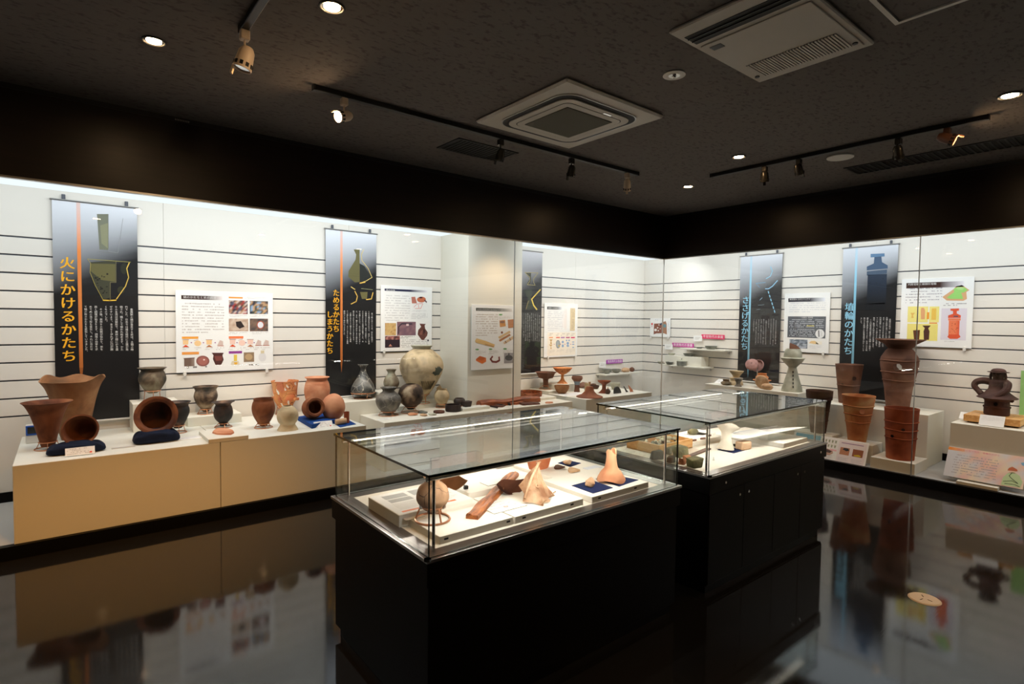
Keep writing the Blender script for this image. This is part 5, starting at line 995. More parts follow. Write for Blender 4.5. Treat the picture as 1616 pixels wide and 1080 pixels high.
# things on the wall shelves
P = aty(958, 589.5, 5.50); sc = px(P); tag(finish('sherd', lathe(new(), [(.3, 0), (.8, .4), (1, 1)], 8 * sc, 7 * sc, .08), CL_SUE, None, (P.x, 5.50, .725)), 'grey bowl sherd at left on the left shelf', 'sherd')
P = aty(972.5, 588.5, 5.50); sc = px(P); tag(finish('bowl', lathe(new(), [(.4, 0), (.9, .5), (1, 1)], 7.2 * sc, 6 * sc, .08), CL_SUE, None, (P.x, 5.50, .725)), 'grey bowl in the middle of the left shelf', 'bowl')
P = aty(988, 587.5, 5.50); sc = px(P); tag(finish('bowl', blob(new(), 7.5 * sc, .06, 4 * sc, 3, .1, None, 4), CL_BUFF, None, (P.x, 5.51, .725)), 'brown bowl piece with a dark edge on the left shelf', 'bowl')
P = aty(998, 586.5, 5.50); sc = px(P); tag(finish('sherd', blob(new(), 3.4 * sc, .04, 4 * sc, 3, .16, None, 6), CL_HANIB, None, (P.x, 5.51, .725)), 'broken brown sherd at right on the left shelf', 'sherd')
def sue(label, x, y, wpx, hpx, X, z, prof, m=CL_SUE, name='bowl', cat='bowl', wall=.07):
    P = atx(x, y, X); sc = px(P); return tag(finish(name, lathe(new(), prof, wpx * sc / 2, hpx * sc, wall, smooth=False), m, None, (X, P.y, z)), label, cat), sc
DISH = [(.6, 0), (.68, .1), (.96, .9), (1, 1)]
sue('flaring grey bowl on the small right shelf', 1122, 548.5, 19.5, 5.2, 7.05, 1.118, DISH); sue('little grey dish left on the small right shelf', 1103.5, 548, 10.5, 2.4, 7.06, 1.118, DISH)
sue('pale grey dish on top of the shelf box', 1060, 560, 11.5, 3, 7.05, 1.00, DISH, CL_SUEW, 'dish', 'dish'); sue('dark grey dish on top of the shelf box', 1087, 562, 18, 4, 7.05, 1.00, DISH, CL_SUE, 'dish', 'dish')
sue('pale dish at the left end of the lower right shelf', 1042.5, 574, 9.5, 3.4, 6.955 - .03, .868, DISH, CL_SUEW, 'dish', 'dish'); sue('grey dish in the middle of the lower right shelf', 1056.5, 576, 12.5, 4.2, 6.92, .868, DISH, CL_SUE, 'dish', 'dish')
o, sc = sue('grey lidded bowl on the lower right shelf', 1075.5, 577.5, 15.5, 7, 6.92, .868, [(.9, 0), (.94, .15), (1, 1)])
lid = finish('lid', lathe(new(), [(1.06, 0), (1.04, .2), (.4, .8), (.0, 1)], 15.5 * sc / 2, 2.2 * sc, open_top=False, smooth=False), CL_SUEW, o, (0, 0, 7 * sc)); finish('knob', lathe(new(), [(.5, 0), (.6, .4), (1, .8), (.7, 1)], 1.1 * sc, 2.2 * sc, open_top=False), CL_SUE, lid, (0, 0, 1.9 * sc))
# ---------------------------------------------------------------- right vitrine
RZ = .69
o, P, R, H, lf = pot('tall grey pedestal vessel with a slotted foot and broken dome', CL_SUEW, [(.86, 0), (.82, .08), (.58, .30), (.40, .48), (.34, .56), (.40, .59), (.74, .68), (.90, .74), (1, .785), (.97, .79), (.74, .80), (.74, .84), (.70, .93), (.56, 1)], 1249.5, 617, 547.5, 39.5, RZ, X=6.72, wall=.05, name='pedestal_vessel', smooth=False, seg=56)
th = math.atan2(-P.y, -P.x) + .12
for k in range(5):
    zz = (.10 + k * .085) * H; pr = [(.86, 0), (.82, .08), (.58, .30), (.40, .48), (.34, .56)]; rr = (prof_r([(a, b) for a, b in pr], zz / H)) * R
    finish('slot', B(-.004, -.006, 0, .008, .006, .045 * H), SLOTM, o, (rr * math.cos(th), rr * math.sin(th), zz), (0, -.32, th))
bm = new(); slab(bm, [(-.4 * R, 0), (.55 * R, 0), (.2 * R, .10 * H), (-.36 * R, .16 * H)], .012); finish('broken_rim', bm, CL_HANIB, o, (0, -.1 * R, .985 * H), (math.radians(80), 0, -1.0))
pot('stacked cream dish fragments beside the dark cup', CL_CREAM, [(.98, 0), (.94, .14), (.80, .30), (.86, .44), (.90, .50), (.40, .56), (.60, .72), (.92, .92), (1, 1)], 1161.5, 610, 586, 23.5, RZ, X=6.78, wall=.06, name='stacked_dishes', cat='dish', smooth=False)
pot('squat olive brown jar at the plinth front', varied('olive brown clay', [(.35, s(88, 74, 52)), (.65, s(134, 112, 80))], 9), [(.56, 0), (.94, .22), (1, .42), (.72, .62), (.58, .72), (.64, 1)], 1145.5, 615, 605, 17, RZ, X=6.64)
pot('small dark grey flaring cup at the plinth front', CL_GREY, [(.74, 0), (.70, .06), (.40, .34), (.46, .5), (.76, .86), (1, 1)], 1164.5, 617.5, 603.3, 16.5, RZ, X=6.62, name='clay_cup', cat='cup')
o, P, R, H, lf = pot('orange jar on a cream dish with a low foot', CL_ORANGE, [(.26, 0), (.26, .36), (.30, .42), (.9, .52), (1, .58)], 1202.5, 600, 578, 30, RZ, X=6.80, wall=.04, name='pedestal_dish', cat='dish', smooth=False, open_top=True)
finish('small_jar', lathe(new(), [(.5, 0), (1, .25), (1, .5), (.78, .68), (.7, .8), (.76, 1)], R * .66, H * .52, .1), plain('orange clay', s(206, 128, 70), .8, bmp=(90, .002, .5)), o, (0, 0, H * .56))
finish('foot_support', B(-.02, -.02, 0, .02, .02, .04), BLOCK, o, (0, 0, -.04)) if False else None
o, P, R = tipped('mauve pink round lid tilted above the orange jar', CL_PINK, [(.94, 0), (1, .1), (1, .5), (.9, .7), (.5, .95), (.3, 1)], 1186, 573, 10.5, None, (-.75, -.25, .55), .75, .2, 'round_lid', 'lid', X=6.93)
o, P, R = tipped('mauve pink open dish behind the tilted round lid', CL_PINK, [(.3, 0), (.7, .2), (1, .6), (1, 1)], 1195, 577, 11, None, (-.8, .1, .35), .5, .1, 'clay_dish', 'dish', X=7.02)
P = atx(1195, 588, 6.99); bm = new(); tube(bm, [(6.99, P.y, RZ), (6.99, P.y, atx(1195, 578, 6.99).z)], .006, 8); tag(finish('acrylic_rod', bm, CHROME), 'thin rod holding the tilted mauve lid', 'stand')
P = atx(1199, 618, 6.60); R = 11.2 * px(P); bm = lathe(new(), [(1, 0), (1, .25), (.8, .55), (.3, .8), (.12, .9), (.1, 1)], R, R * .38, open_top=False)
bmesh.ops.transform(bm, matrix=Matrix.Rotation(math.radians(-104), 4, 'Y'), verts=bm.verts); o = finish('clay_disc', bm, CL_BUFF, None, (6.65, P.y, RZ + R * .98)); tag(o, 'tan round clay disc standing on edge', 'disc')
P = atx(1207, 621, 6.56); sc = px(P); tag(finish('sherd', blob(new(), .04, 9.5 * sc, 5.5 * sc, 3, .06, None, 2), CL_BUFF, None, (6.61, P.y, RZ)), 'pale domed sherd leaning before the tan disc', 'sherd')
def rcard(label, tl, tr, bl, X0_, X1_, name='caption_card', th=.003, m=None, cat='card'):
    """card leaning back: lower edge at X0_, upper edge at X1_"""
    b = atx(*bl, X0_); t = atx(*tl, X1_); t2 = atx(*tr, X1_); t.y = b.y = (t.y + b.y) / 2; uy = (t - b); H = uy.length; uy.normalize(); W = abs(t.y - t2.y)
    return board(name, label, cat, t, YN, uy, W, H, th, m)
r, p = rcard('white caption card lying at left of the pedestal vessel plinth', (1131, 598), (1152, 600), (1127, 607), 6.70, 6.85); p.lines(1132, 599.5, 1150, 605, 3, GRY, 3, .4); p.ell(1147, 600.5, 1.2, .8, s(230, 90, 80), 2, 8); p.build(r)
# haniwa cylinders
def haniwa(label, m, prof, x, yb, yt, wpx, z, bands, X=None, holes=(), wall=.06, thru=None):
    o, P, R, H, lf = pot(label, m, prof, x, yb, yt, wpx, z, X=X, wall=wall, name='haniwa', cat='haniwa', smooth=False, seg=160 if thru else 56, wob=.008, thru=thru)
    for zb in bands:
        rr = prof_lin(prof, zb) * R; bm = new(); tube(bm, [(rr * math.cos(t) * 1.012, rr * math.sin(t) * 1.012, zb * H + .003 * math.sin(3 * t)) for t in [k * math.tau / 40 for k in range(40)]], .006, 6, True); finish('band', bm, m, o)
    th = math.atan2(-P.y, -P.x)
    for u, zc, rp, cm in holes:
        rr = prof_lin(prof, zc) * R * 1.004; bm = disc(new(), rp * R, -.012, .003, 20); bmesh.ops.transform(bm, matrix=Matrix.Rotation(math.pi / 2, 4, 'Y'), verts=bm.verts); finish('hole', bm, cm, o, (rr * math.cos(th + u), rr * math.sin(th + u), zc * H), (0, 0, th + u))
    return o
def prof_lin(pr, z):
    for (r0, z0), (r1, z1) in zip(pr, pr[1:]):
        if z0 <= z <= z1 and z1 > z0: return r0 + (r1 - r0) * (z - z0) / (z1 - z0)
    return pr[-1][0]
haniwa('dark brown haniwa cylinder right beside the table case', CL_HANID, [(.56, 0), (.66, .25), (.74, .5), (.86, .76), (.96, .84), (1, 1)], 1291, 685, 614, 44, .305, (.30, .52, .80), X=6.43)
haniwa('brown haniwa cylinder with an oval hole at the back', CL_HANIB, [(.66, 0), (.74, .3), (.86, .62), (.96, .9), (1, 1)], 1338, 639, 574.5, 45.5, .61, (.47,), X=6.86, holes=((.42, .66, .16, CL_HANID), (-.55, .48, .11, CL_HANID)))
haniwa('orange to buff haniwa cylinder with three bands', CL_HANIY, [(.54, 0), (.66, .30), (.76, .50), (.86, .70), (.96, .90), (1, 1)], 1352.5, 693, 615, 54.5, .275, (.43, .60, .78), X=6.45, holes=((.28, .68, .16, CL_PEACH),))
BLACKHOLE = plain('dark hole in clay', s(20, 18, 20), .9, .1)
haniwa('tall haniwa jar with a flaring trumpet mouth', CL_HANIB, [(.46, 0), (.56, .30), (.66, .46), (.74, .60), (.76, .66), (.74, .74), (.56, .84), (.46, .87), (.62, .93), (1, 1), (.99, 1.004)], 1416, 655, 541, 82, .61, (.415, .535, .70), X=6.86, wall=.05, thru=(-.12, .61, .040))
haniwa('red haniwa cylinder on the low front block', CL_HANIW, [(.80, 0), (.84, .2), (.90, .52), (.95, .8), (1, 1)], 1420, 727, 640, 57, .19, (.42, .58, .74), X=6.36, holes=((-.55, .46, .10, BLACKHOLE), (.12, .61, .10, CL_HANID)))
# haniwa figure with a hat
P = atx(1572, 666, 6.74); sc = px(P); Hf = (660 - 586) * sc; FZ = .670
f = root('haniwa_figure', 'dark brown clay haniwa figure with a brimmed hat and bent arms', 'figurine', (6.74, P.y, FZ), (0, 0, math.radians(180)))
u = Hf
bm = lathe(new(), [(.58, 0), (.62, .02), (.62, .155), (.66, .16), (.66, .19), (.60, .20), (.60, .30), (.70, .345), (.93, .355), (1, .37), (.80, .42), (.60, .48), (.44, .56), (.42, .62), (.44, .70), (.40, .735), (.27, .755), (.26, .80), (.30, .84), (.30, .92), (.22, .95), (0, .96)], 26 * sc, Hf, smooth=False, open_top=False, wob=.01); finish('body', bm, CL_FIG, f)
finish('hat_brim', lathe(new(), [(0, 0), (.9, .1), (1, .3), (.95, .55), (.5, .6), (0, .7)], 13.5 * sc, .03 * Hf, open_top=False, wob=.0), CL_FIG, f, (0, 0, .905 * Hf)); finish('hat_crown', lathe(new(), [(1, 0), (.96, .4), (.7, .8), (.3, .98), (0, 1)], 9.4 * sc, .07 * Hf, open_top=False), CL_FIG, f, (0, 0, .925 * Hf))
Rr = 26 * sc
bm = new(); tube(bm, smooth3([(0, -.36 * Rr, .70 * Hf), (0, -.70 * Rr, .715 * Hf), (0, -1.02 * Rr, .67 * Hf), (.05 * Rr, -1.10 * Rr, .585 * Hf), (.10 * Rr, -.92 * Rr, .50 * Hf), (.12 * Rr, -.74 * Rr, .43 * Hf)]), .05, 10, rr=spread([.22 * Rr, .22 * Rr, .19 * Rr, .17 * Rr, .15 * Rr, .17 * Rr])); finish('arm', bm, CL_FIG, f)
bm = new(); tube(bm, smooth3([(.02 * Rr, .34 * Rr, .70 * Hf), (.20 * Rr, .48 * Rr, .66 * Hf), (.42 * Rr, .46 * Rr, .56 * Hf), (.62 * Rr, .22 * Rr, .46 * Hf), (.72 * Rr, .04 * Rr, .405 * Hf)]), .05, 10, rr=spread([.22 * Rr, .22 * Rr, .19 * Rr, .17 * Rr, .14 * Rr])); hd = finish('arm', bm, CL_FIG, f)
for k in range(5): bm = new(); tube(bm, [(.74 * Rr, (.0 + .07 * (k - 2)) * Rr, .40 * Hf), (.84 * Rr, (.02 + .10 * (k - 2)) * Rr, .375 * Hf)], .012, 6); finish('finger', bm, CL_FIG, hd)
finish('nose', blob(new(), .06 * Rr, .05 * Rr, .05 * Hf, 2, 0), CL_FIG, f, (.28 * Rr, 0, .845 * Hf))
for sg in (-1, 1):
    finish('eye', blob(new(), .03 * Rr, .07 * Rr, .012 * Hf, 2, 0), BLACKHOLE, f, (.27 * Rr, sg * .13 * Rr, .885 * Hf)); bm = new(); tube(bm, [(.02 * Rr, sg * .31 * Rr, .90 * Hf), (.04 * Rr, sg * .36 * Rr, .82 * Hf), (.04 * Rr, sg * .34 * Rr, .75 * Hf)], .07 * Rr, 8); finish('hair_lock', bm, CL_FIG, f)
finish('mouth', B(.26 * Rr, -.07 * Rr, .805 * Hf, .285 * Rr, .07 * Rr, .812 * Hf), BLACKHOLE, f)
finish('base_hole', disc(new(), .10 * Rr, -.004, .004, 16), BLACKHOLE, f, (.605 * Rr, .05 * Rr, .25 * Hf), (0, math.pi / 2, 0)); finish('skirt_knot', blob(new(), .10 * Rr, .12 * Rr, .05 * Hf, 2, .1), CL_FIG, f, (.0, .66 * Rr, .29 * Hf))
a, c = atx(1536, 660, 6.56), atx(1600, 668, 6.56)
t = root('figure_stand', 'light orange wooden base under the haniwa figure', 'base', (6.74, P.y, .592)); W = .20
finish('tray_board', B(-W, -W, .016, W, W, .078, .004), WOODT, t)
for sx in (-1, 1): finish('foot', B(sx * W * .6 - .03, -W * .9, 0, sx * W * .6 + .03, W * .9, .016), BLACKM, t)
r, p = rcard('white caption card leaning before the wooden base', (1547, 654), (1587, 657.5), (1544, 670.5), 6.46, 6.52); p.lines(1550, 657, 1583, 668, 4, s(200, 200, 198), 5, .3); p.build(r)
r, p = rcard('white caption card behind the wooden base at left', (1516, 650), (1545, 652.5), (1513, 660.5), 6.62, 6.68); p.lines(1519, 652, 1541, 659, 3, s(200, 200, 198), 6, .3); p.build(r)
# leaning signboards at the foot of the right vitrine
r, p = rcard('tilted pink and orange signboard with a green robed person drawing', (1497, 704), (1622, 722), (1489, 750), 6.25, 6.40, 'signboard', .008, cat='signboard')
a0 = p.at(1497, 704); W = YN.dot(atx(1622, 722, 6.40) - p.fr[0]); H = -p.at(1489, 750)[1]
pk = [s(236, 214, 200), s(238, 196, 176), s(240, 220, 190), s(214, 216, 222), s(232, 190, 186)]
for i in range(8):
    for j in range(4):
        g = lambda i, j: pk[(i * 3 + j * 2) % 5] if i > 1 else s(214, 216, 222)
        p.poly2([(W * i / 8, -H * (j + 1) / 4), (W * (i + 1) / 8, -H * (j + 1) / 4), (W * (i + 1) / 8, -H * j / 4), (W * i / 8, -H * j / 4)], [g(i, j + 1), g(i + 1, j + 1), g(i + 1, j), g(i, j)], 0)
p.rect2(0, -H * .02, W * .22, -H * .12, s(236, 140, 40), 1, right=s(240, 190, 150)); sz = W * .045
for i, ch in enumerate('はにわになった人　埴輪の人びと'): p.char(ch, W * .12 + i * W * .037, -H * .04, W * .034, s(224, 110, 140), 2) if ch != '　' else None
rn = random.Random(8)
for k in range(8):
    x = W * .10
    while x < W * .66:
        q = W * rn.uniform(.006, .018); p.rect2(x, -H * (.24 + .085 * k), x + q, -H * (.266 + .085 * k), s(168, 162, 166), 1) if rn.random() < .7 else None; x += q + W * .006
p2 = lambda pts, c, l: p.poly2([(W * x, -H * y) for x, y in pts], c, l)
p2([(.74, .98), (.75, .74), (.80, .58), (.86, .52), (.94, .60), (.985, .78), (.97, .96)], s(196, 220, 170), 2); p2([(.79, .50), (.80, .42), (.84, .36), (.90, .42), (.91, .48)], s(196, 110, 76), 3); p2([(.81, .57), (.81, .48), (.89, .48), (.885, .57)], s(238, 206, 180), 2)
for q in ([(.85, .55), (.82, .66), (.86, .74), (.93, .84)], [(.76, .86), (.86, .80), (.94, .86)], [(.78, .92), (.9, .9), (.96, .94)]):
    Q = [Vector((W * x, -H * y)) for x, y in q]
    for A, C in zip(Q, Q[1:]): d = (C - A).normalized(); nn = Vector((-d.y, d.x)) * .0022; p.poly2([tuple(A - nn), tuple(C - nn), tuple(C + nn), tuple(A + nn)], s(60, 80, 60), 4)
p2([(.93, .20), (.97, .16), (1.0, .20), (1.0, .28), (.95, .27)], s(130, 180, 214), 2); p.build(r)
r, p = rcard('tilted white signboard with haniwa photos and a blue heading', (1254, 681), (1372.5, 696), (1246, 716), 6.19, 6.30, 'signboard', .006, cat='signboard')
W = YN.dot(atx(1372.5, 696, 6.30) - p.fr[0]); H = -p.at(1246, 716)[1]; p2 = lambda pts, c, l: p.poly2([(W * x, -H * y) for x, y in pts], c, l); q2 = lambda x0, y0, x1, y1, c, l=1: p.rect2(W * x0, -H * y0, W * x1, -H * y1, c, l)
q2(.03, .03, .38, .22, CYANH); q2(.63, .06, .98, .94, s(238, 226, 226), 0)
for i in range(5):
    for j in range(2): x = .40 + i * .043; y = .10 + j * .2; p2([(x, y), (x + .03, y), (x + .024, y + .14), (x + .006, y + .14)], s(214, 216, 196), 1); p2([(x + .004, y + .03), (x + .026, y + .03), (x + .02, y + .12), (x + .01, y + .12)], s(150, 156, 130), 2)
p2([(.40, .66), (.42, .54), (.50, .50), (.57, .56), (.58, .66), (.54, .76), (.44, .76)], s(196, 160, 140), 1); p2([(.42, .62), (.44, .55), (.50, .53), (.56, .58), (.54, .66), (.46, .66)], s(80, 60, 56), 2); p2([(.53, .48), (.62, .50), (.62, .56), (.54, .55)], s(244, 190, 196), 3)
q2(.66, .34, .78, .64, s(190, 130, 96)); p2([(.69, .42), (.71, .35), (.76, .36), (.775, .44), (.74, .48)], s(40, 36, 40), 2); q2(.82, .34, .95, .64, s(150, 92, 62)); p2([(.84, .58), (.90, .54), (.93, .58), (.92, .62), (.85, .62)], s(214, 186, 50), 2)
q2(.66, .14, .94, .17, s(150, 110, 150))
for x0, x1 in ((.06, .34), (.40, .58), (.65, .78), (.82, .95)):
    for k in range(4): q2(x0, .76 + .045 * k if x0 > .35 else .3 + .09 * k, x1 - .02 * (k % 2), .775 + .045 * k if x0 > .35 else .325 + .09 * k, s(196, 196, 202))
p.build(r)
r, p = wall_board('green_poster', 'green printed panel just entering at the right edge', 'poster', 'R', (1611.5, 585), (1690, 583), (1608.5, 652), .004, .03); p.rect2(0, 0, .55, -.5, s(150, 196, 120), 1, right=s(184, 216, 150)); p.build(r)
# caption cards on the left vitrine plinths
def lcard(label, tl, tr, bl, Y0_, Y1_, tall=True, seal=True, m=None):
    b = aty(*bl, Y0_); t = aty(*tl, Y1_); t2 = aty(*tr, Y1_); t.x = b.x = (t.x + b.x) / 2; uy = t - b; H = uy.length; uy.normalize(); W = abs(t2.x - t.x)
    r, p = board('caption_card', label, 'card', t, XA, uy, W, H, .003, m); rn = random.Random(int(tl[0]))
    for k in range(4):
        x = W * .06
        while x < W * .8: q = W * rn.uniform(.02, .06); p.rect2(x, -H * (.14 + .2 * k), x + q, -H * (.14 + .2 * k + .07), s(190, 188, 186), 1) if rn.random() < .6 else None; x += q + W * .02
    if seal: 
        cx, cy, rr = W * .86, -H * .74, W * .045; p.poly2([(cx + rr * math.cos(t), cy + rr * .8 * math.sin(t)) for t in [k * math.tau / 12 for k in range(12)]], s(226, 90, 80), 2)
    p.build(r); return r
lcard('white caption card standing before the front left cushion', (102.5, 708.5), (149.5, 703), (103, 721), 4.615, 4.64)
lcard('white caption card leaning before the lying brown jar', (494, 666.5), (523.5, 664), (498, 677.8), 4.66, 4.70)
for label, x0, x1, y0, y1, z, D, m in (('flat white caption card left of the white board', 262, 320, 700, 690, P1Z, .10, None), ('flat grey caption card right of the front left cushion', 176, 214, 709, 706, P1Z, .035, GREYP), ('flat white caption card before the jar with a white lip', 598, 618, 664, 662, P3Z, .05, None), ('white caption sheet on the corner plinth left of the red lid', 896, 925, 627, 622, P5Z, .22, None), ('flat white caption card before the scorched jar', 674, 690, 661, 659, P3Z, .04, None), ('flat white caption card by the glass joint', 806, 824, 643.5, 642, P3Z, .05, None)):
    a, c = atz(x0, y0, z), atz(x1, y1, z); a.z = z + .004; yy = (a.y + c.y) / 2; r, p = board('caption_card', label, 'card', Vector((a.x, yy + D, z + .004)), XA, Vector((0, 1, 0)), c.x - a.x, D, .004, m); W = c.x - a.x
    for k in range(3): p.rect2(W * .1, -D * (.2 + .25 * k), W * (.85 - .2 * (k == 2)), -D * (.28 + .25 * k), s(206, 204, 204), 1)
    p.build(r)
# little thermometer box at the far left
P = atz(53, 700, P1Z); sc = px(P); r = root('hygrometer', 'small white and blue hygrometer box behind the wide mouthed pot', 'hygrometer', (P.x, P.y + .03, P1Z))
finish('case', B(-9.5 * sc, -.03, 0, 9.5 * sc, .03, 29 * sc, .004), WHITEP, r); finish('blue_frame', B(-9 * sc, -.034, 13 * sc, 9 * sc, -.029, 28.5 * sc, .003), plain('blue plastic', s(30, 90, 190), .4), r); finish('screen', B(-7 * sc, -.036, 16 * sc, 7 * sc, -.033, 26 * sc), plain('dark screen', (.01, .012, .014), .2), r)
# ================================================================== TABLE CASES
ZD, ZG = .661, .958
def table_case(name, label, x0, y0, x1, y1, doors):
    """black cabinet, brown metal deck frame, glass hood on chrome posts, lamp rails under the top"""
    r = root(name, label, 'display case', (x0, y0, 0)); W, D = x1 - x0, y1 - y0
    finish('plinth_base', B(.03, .03, 0, W - .03, D - .03, .05), BLACKP, r)
    finish('cabinet', B(.012, .012, .05, W - .012, D - .012, ZD - .10, .002), BLACKP, r); finish('apron', B(0, 0, ZD - .10, W, D, ZD - .006, .002), BLACKP, r)
    f = .075; bm = new()
    for q in ((0, 0, W, f), (0, D - f, W, D), (0, f, f, D - f), (W - f, f, W, D - f)): box(bm, q[0], q[1], ZD - .006, q[2], q[3], ZD)
    finish('deck_frame', bm, FRAMEM, r)
    e = .004; bm = new()
    for q in ((-e, -e, W + e, 0), (-e, D, W + e, D + e), (-e, 0, 0, D), (W, 0, W + e, D)): box(bm, q[0], q[1], ZD - .010, q[2], q[3], ZD + .001)
    finish('edge_strip', bm, STEEL, r)
    finish('deck', B(f, f, ZD - .006, W - f, D - f, ZD - .001), CREAM, r)
    g = .012; t = .006
    def pane_(nm, q, lv=0):
        bm = B(*q); bm.normal_update(); dims = [q[3] - q[0], q[4] - q[1], q[5] - q[2]]; k = dims.index(min(dims))
        for fc in bm.faces: fc.material_index = 0 if abs(fc.normal[k]) > .5 else 1
        finish(nm, bm, [GLASST if nm == 'glass_top' else GLASSC, GEDGE], r)
    pane_('glass_side', (g, g, ZD + .001, W - g, g + t, ZG - .011)); pane_('glass_side', (g, D - g - t, ZD + .001, W - g, D - g, ZG - .011)); pane_('glass_end', (g, g + t, ZD + .001, g + t, D - g - t, ZG - .011)); pane_('glass_end', (W - g - t, g + t, ZD + .001, W - g, D - g - t, ZG - .011))
    pane_('glass_top', (g - .006, g - .006, ZG - .010, W - g + .006, D - g + .006, ZG))
    pi = .058; zr = ZG - .032
    for px_ in (pi, W - pi):
        for py in (pi, D - pi):
            bm = new(); tube(bm, [(px_, py, ZD), (px_, py, zr)], .006, 12); po = finish('post', bm, CHROME, r)
            finish('post_foot', disc(new(), .013, ZD, ZD + .008, 14), CHROME, po)
    for py, sg in ((pi, 1), (D - pi, -1)):
        bm = new(); tube(bm, [(pi - .03, py, zr + .002), (W - pi + .03, py, zr + .002)], .009, 14); ra = finish('lamp_rail', bm, CHROME, r)
        finish('reflector', B(pi - .02, py - .004, zr + .006, W - pi + .02, py + .004, zr + .020), DKMETAL, ra)
        bm = new(); tube(bm, [(pi + .02, py + sg * .016, zr + .001), (W - pi - .02, py + sg * .016, zr + .001)], .003, 8); finish('lamp_tube', bm, LAMPT, ra)
    if doors:
        zt, zb_ = ZD - .105, .06
        for k in range(doors):
            a = .014 + (W - .028) * k / doors; b = .014 + (W - .028) * (k + 1) / doors
            d = finish('door', B(a + .0015, .006, zb_, b - .0015, .014, zt, .001), BLACKP, r); kx = b - .05 if k % 2 == 0 else a + .05
            if k in (0, doors - 1) or True: bm = disc(new(), .008, -.002, .003, 12); bmesh.ops.transform(bm, matrix=Matrix.Rotation(math.pi / 2, 4, 'X'), verts=bm.verts); finish('keyhole', bm, CHROME, d, (kx, .005, zt - .05))
        for kx in (.16, W - .10): bm = disc(new(), .008, -.002, .003, 12); bmesh.ops.transform(bm, matrix=Matrix.Rotation(math.pi / 2, 4, 'X'), verts=bm.verts); finish('keyhole', bm, CHROME, r, (kx, -.001, ZD - .055))
    return r
T1 = (.972, 1.664, 2.452, 2.548); T2 = (2.712, 1.662, 4.186, 2.506)
table_case('display_case', 'nearest black table case with a glass hood', *T1, 0)
table_case('display_case', 'farther black table case with keyholes in its doors', *T2, 4)
for (x0, y0, x1, y1) in (T1, T2):
    for yy, ay in ((y0 + .085, y1 - .30), (y1 - .085, y0 + .30)):
        lamp('case lamp', 'AREA', ((x0 + x1) / 2, yy, ZG - .045), 3.9, (1, .93, .84), ((x0 + x1) / 2, ay, ZD - .1), shape='RECTANGLE', size=x1 - x0 - .2, size_y=.012)
def tb(name, label, fl, fr, D, z, th, m=FOAM, cat='board', clips_=()):
    """board in a table case: front edge from its two photo pixels (top edge), depth D"""
    a, b = atz(*fl, z + th), atz(*fr, z + th); y = (a.y + b.y) / 2
    r = root(name, label, cat, (a.x, y, z)); finish('panel', B(0, 0, 0, b.x - a.x, D, th, .0015), m, r)
    for k in clips_: finish('slot', B((b.x - a.x) * k - .009, -.0015, th * .45, (b.x - a.x) * k + .009, .0005, th * .68), SLOTM, r)
    return r, a.x, y, b.x
DZ = ZD - .001
tb('foam_board', 'cream foam board under the round jar at the near corner', (691, 846), (813, 818), .295, DZ, .030, clips_=(.08, .93)); tb('foam_board', 'cream foam board under the star shaped clay piece', (814.5, 817), (919, 786.5), .30, DZ, .030, clips_=(.12, .82))
r, xa, ya, xb = tb('foam_board', 'cream foam board with navy cloths under the clay cone', (937, 786), (1021, 760), .34, DZ, .030, clips_=(.12, .75))
r = root('foam_board', 'cream foam board behind the wooden slat under the broken tan dish', 'board', (1.46, 2.125, DZ)); finish('panel', B(0, 0, 0, .36, .29, .030, .0015), FOAM, r)
tb('foam_board', 'thin cream foam board at the back under the bowl sherd', (880, 757), (960, 738), .36, DZ, .018)
# explanatory sheet on a thick foam block
a, b, c = atz(625.6, 815, DZ + .05), atz(578, 783, DZ + .05), atz(646, 770, DZ + .05)
r = root('information_block', 'thick foam block with a printed sheet beside the round jar', 'panel', (b.x, a.y, DZ)); W, D = .36, b.y - a.y - .02
finish('foam_block', B(0, 0, 0, W, D, .05, .002), FOAM, r)
p = Print((Vector((b.x, a.y + D, DZ + .05)), XA, Vector((0, 1, 0))))
q2 = lambda x0, y0, x1, y1, c, l=1: p.rect2(W * x0, -D * y0, W * x1, -D * y1, c, l)
q2(.01, .01, .99, .99, s(246, 244, 244), 0); q2(.08, .93, .80, .87, s(236, 120, 60), 1, ); q2(.12, .12, .42, .30, s(176, 176, 176)); q2(.12, .33, .42, .48, s(176, 176, 176)); q2(.48, .10, .86, .34, s(178, 178, 178)); q2(.70, .40, .92, .44, s(240, 110, 130))
for k in range(6): q2(.10, .54 + .05 * k, .92 - .06 * (k % 3), .558 + .05 * k, s(210, 208, 208))
for i, ch in enumerate('土器のかたちをくらべる'): p.char(ch, W * (.24 + .045 * i), -D * .875, W * .04, s(250, 236, 226), 2)
o = p.build(r); o.location = (0, D, .05)
def tcard(label, fl, fr, D, z, seal=True, slope=.0, m=None):
    a, b = atz(*fl, z), atz(*fr, z); y = (a.y + b.y) / 2; uy = Vector((0, math.cos(slope), math.sin(slope))); O = Vector((a.x, y, z + .004)) + uy * D
    r, p = board('caption_card', label, 'card', O, XA, uy, b.x - a.x, D, .003, m); W = b.x - a.x; rn = random.Random(int(fl[0]))
    for k in range(3):
        x = W * .08
        while x < W * .8: q = W * rn.uniform(.03, .07); p.rect2(x, -D * (.16 + .24 * k), x + q, -D * (.22 + .24 * k), s(208, 204, 202), 1) if rn.random() < .7 else None; x += q + W * .02
    if seal: p.poly2([(W * .5 + W * .06 * math.cos(t), -D * .72 + W * .05 * math.sin(t)) for t in [k * math.tau / 14 for k in range(14)]], s(232, 110, 96), 2); p.poly2([(W * .5 + W * .045 * math.cos(t), -D * .72 + W * .035 * math.sin(t)) for t in [k * math.tau / 14 for k in range(14)]], s(246, 214, 206), 3)
    p.build(r); return r
FZ1 = DZ + .030
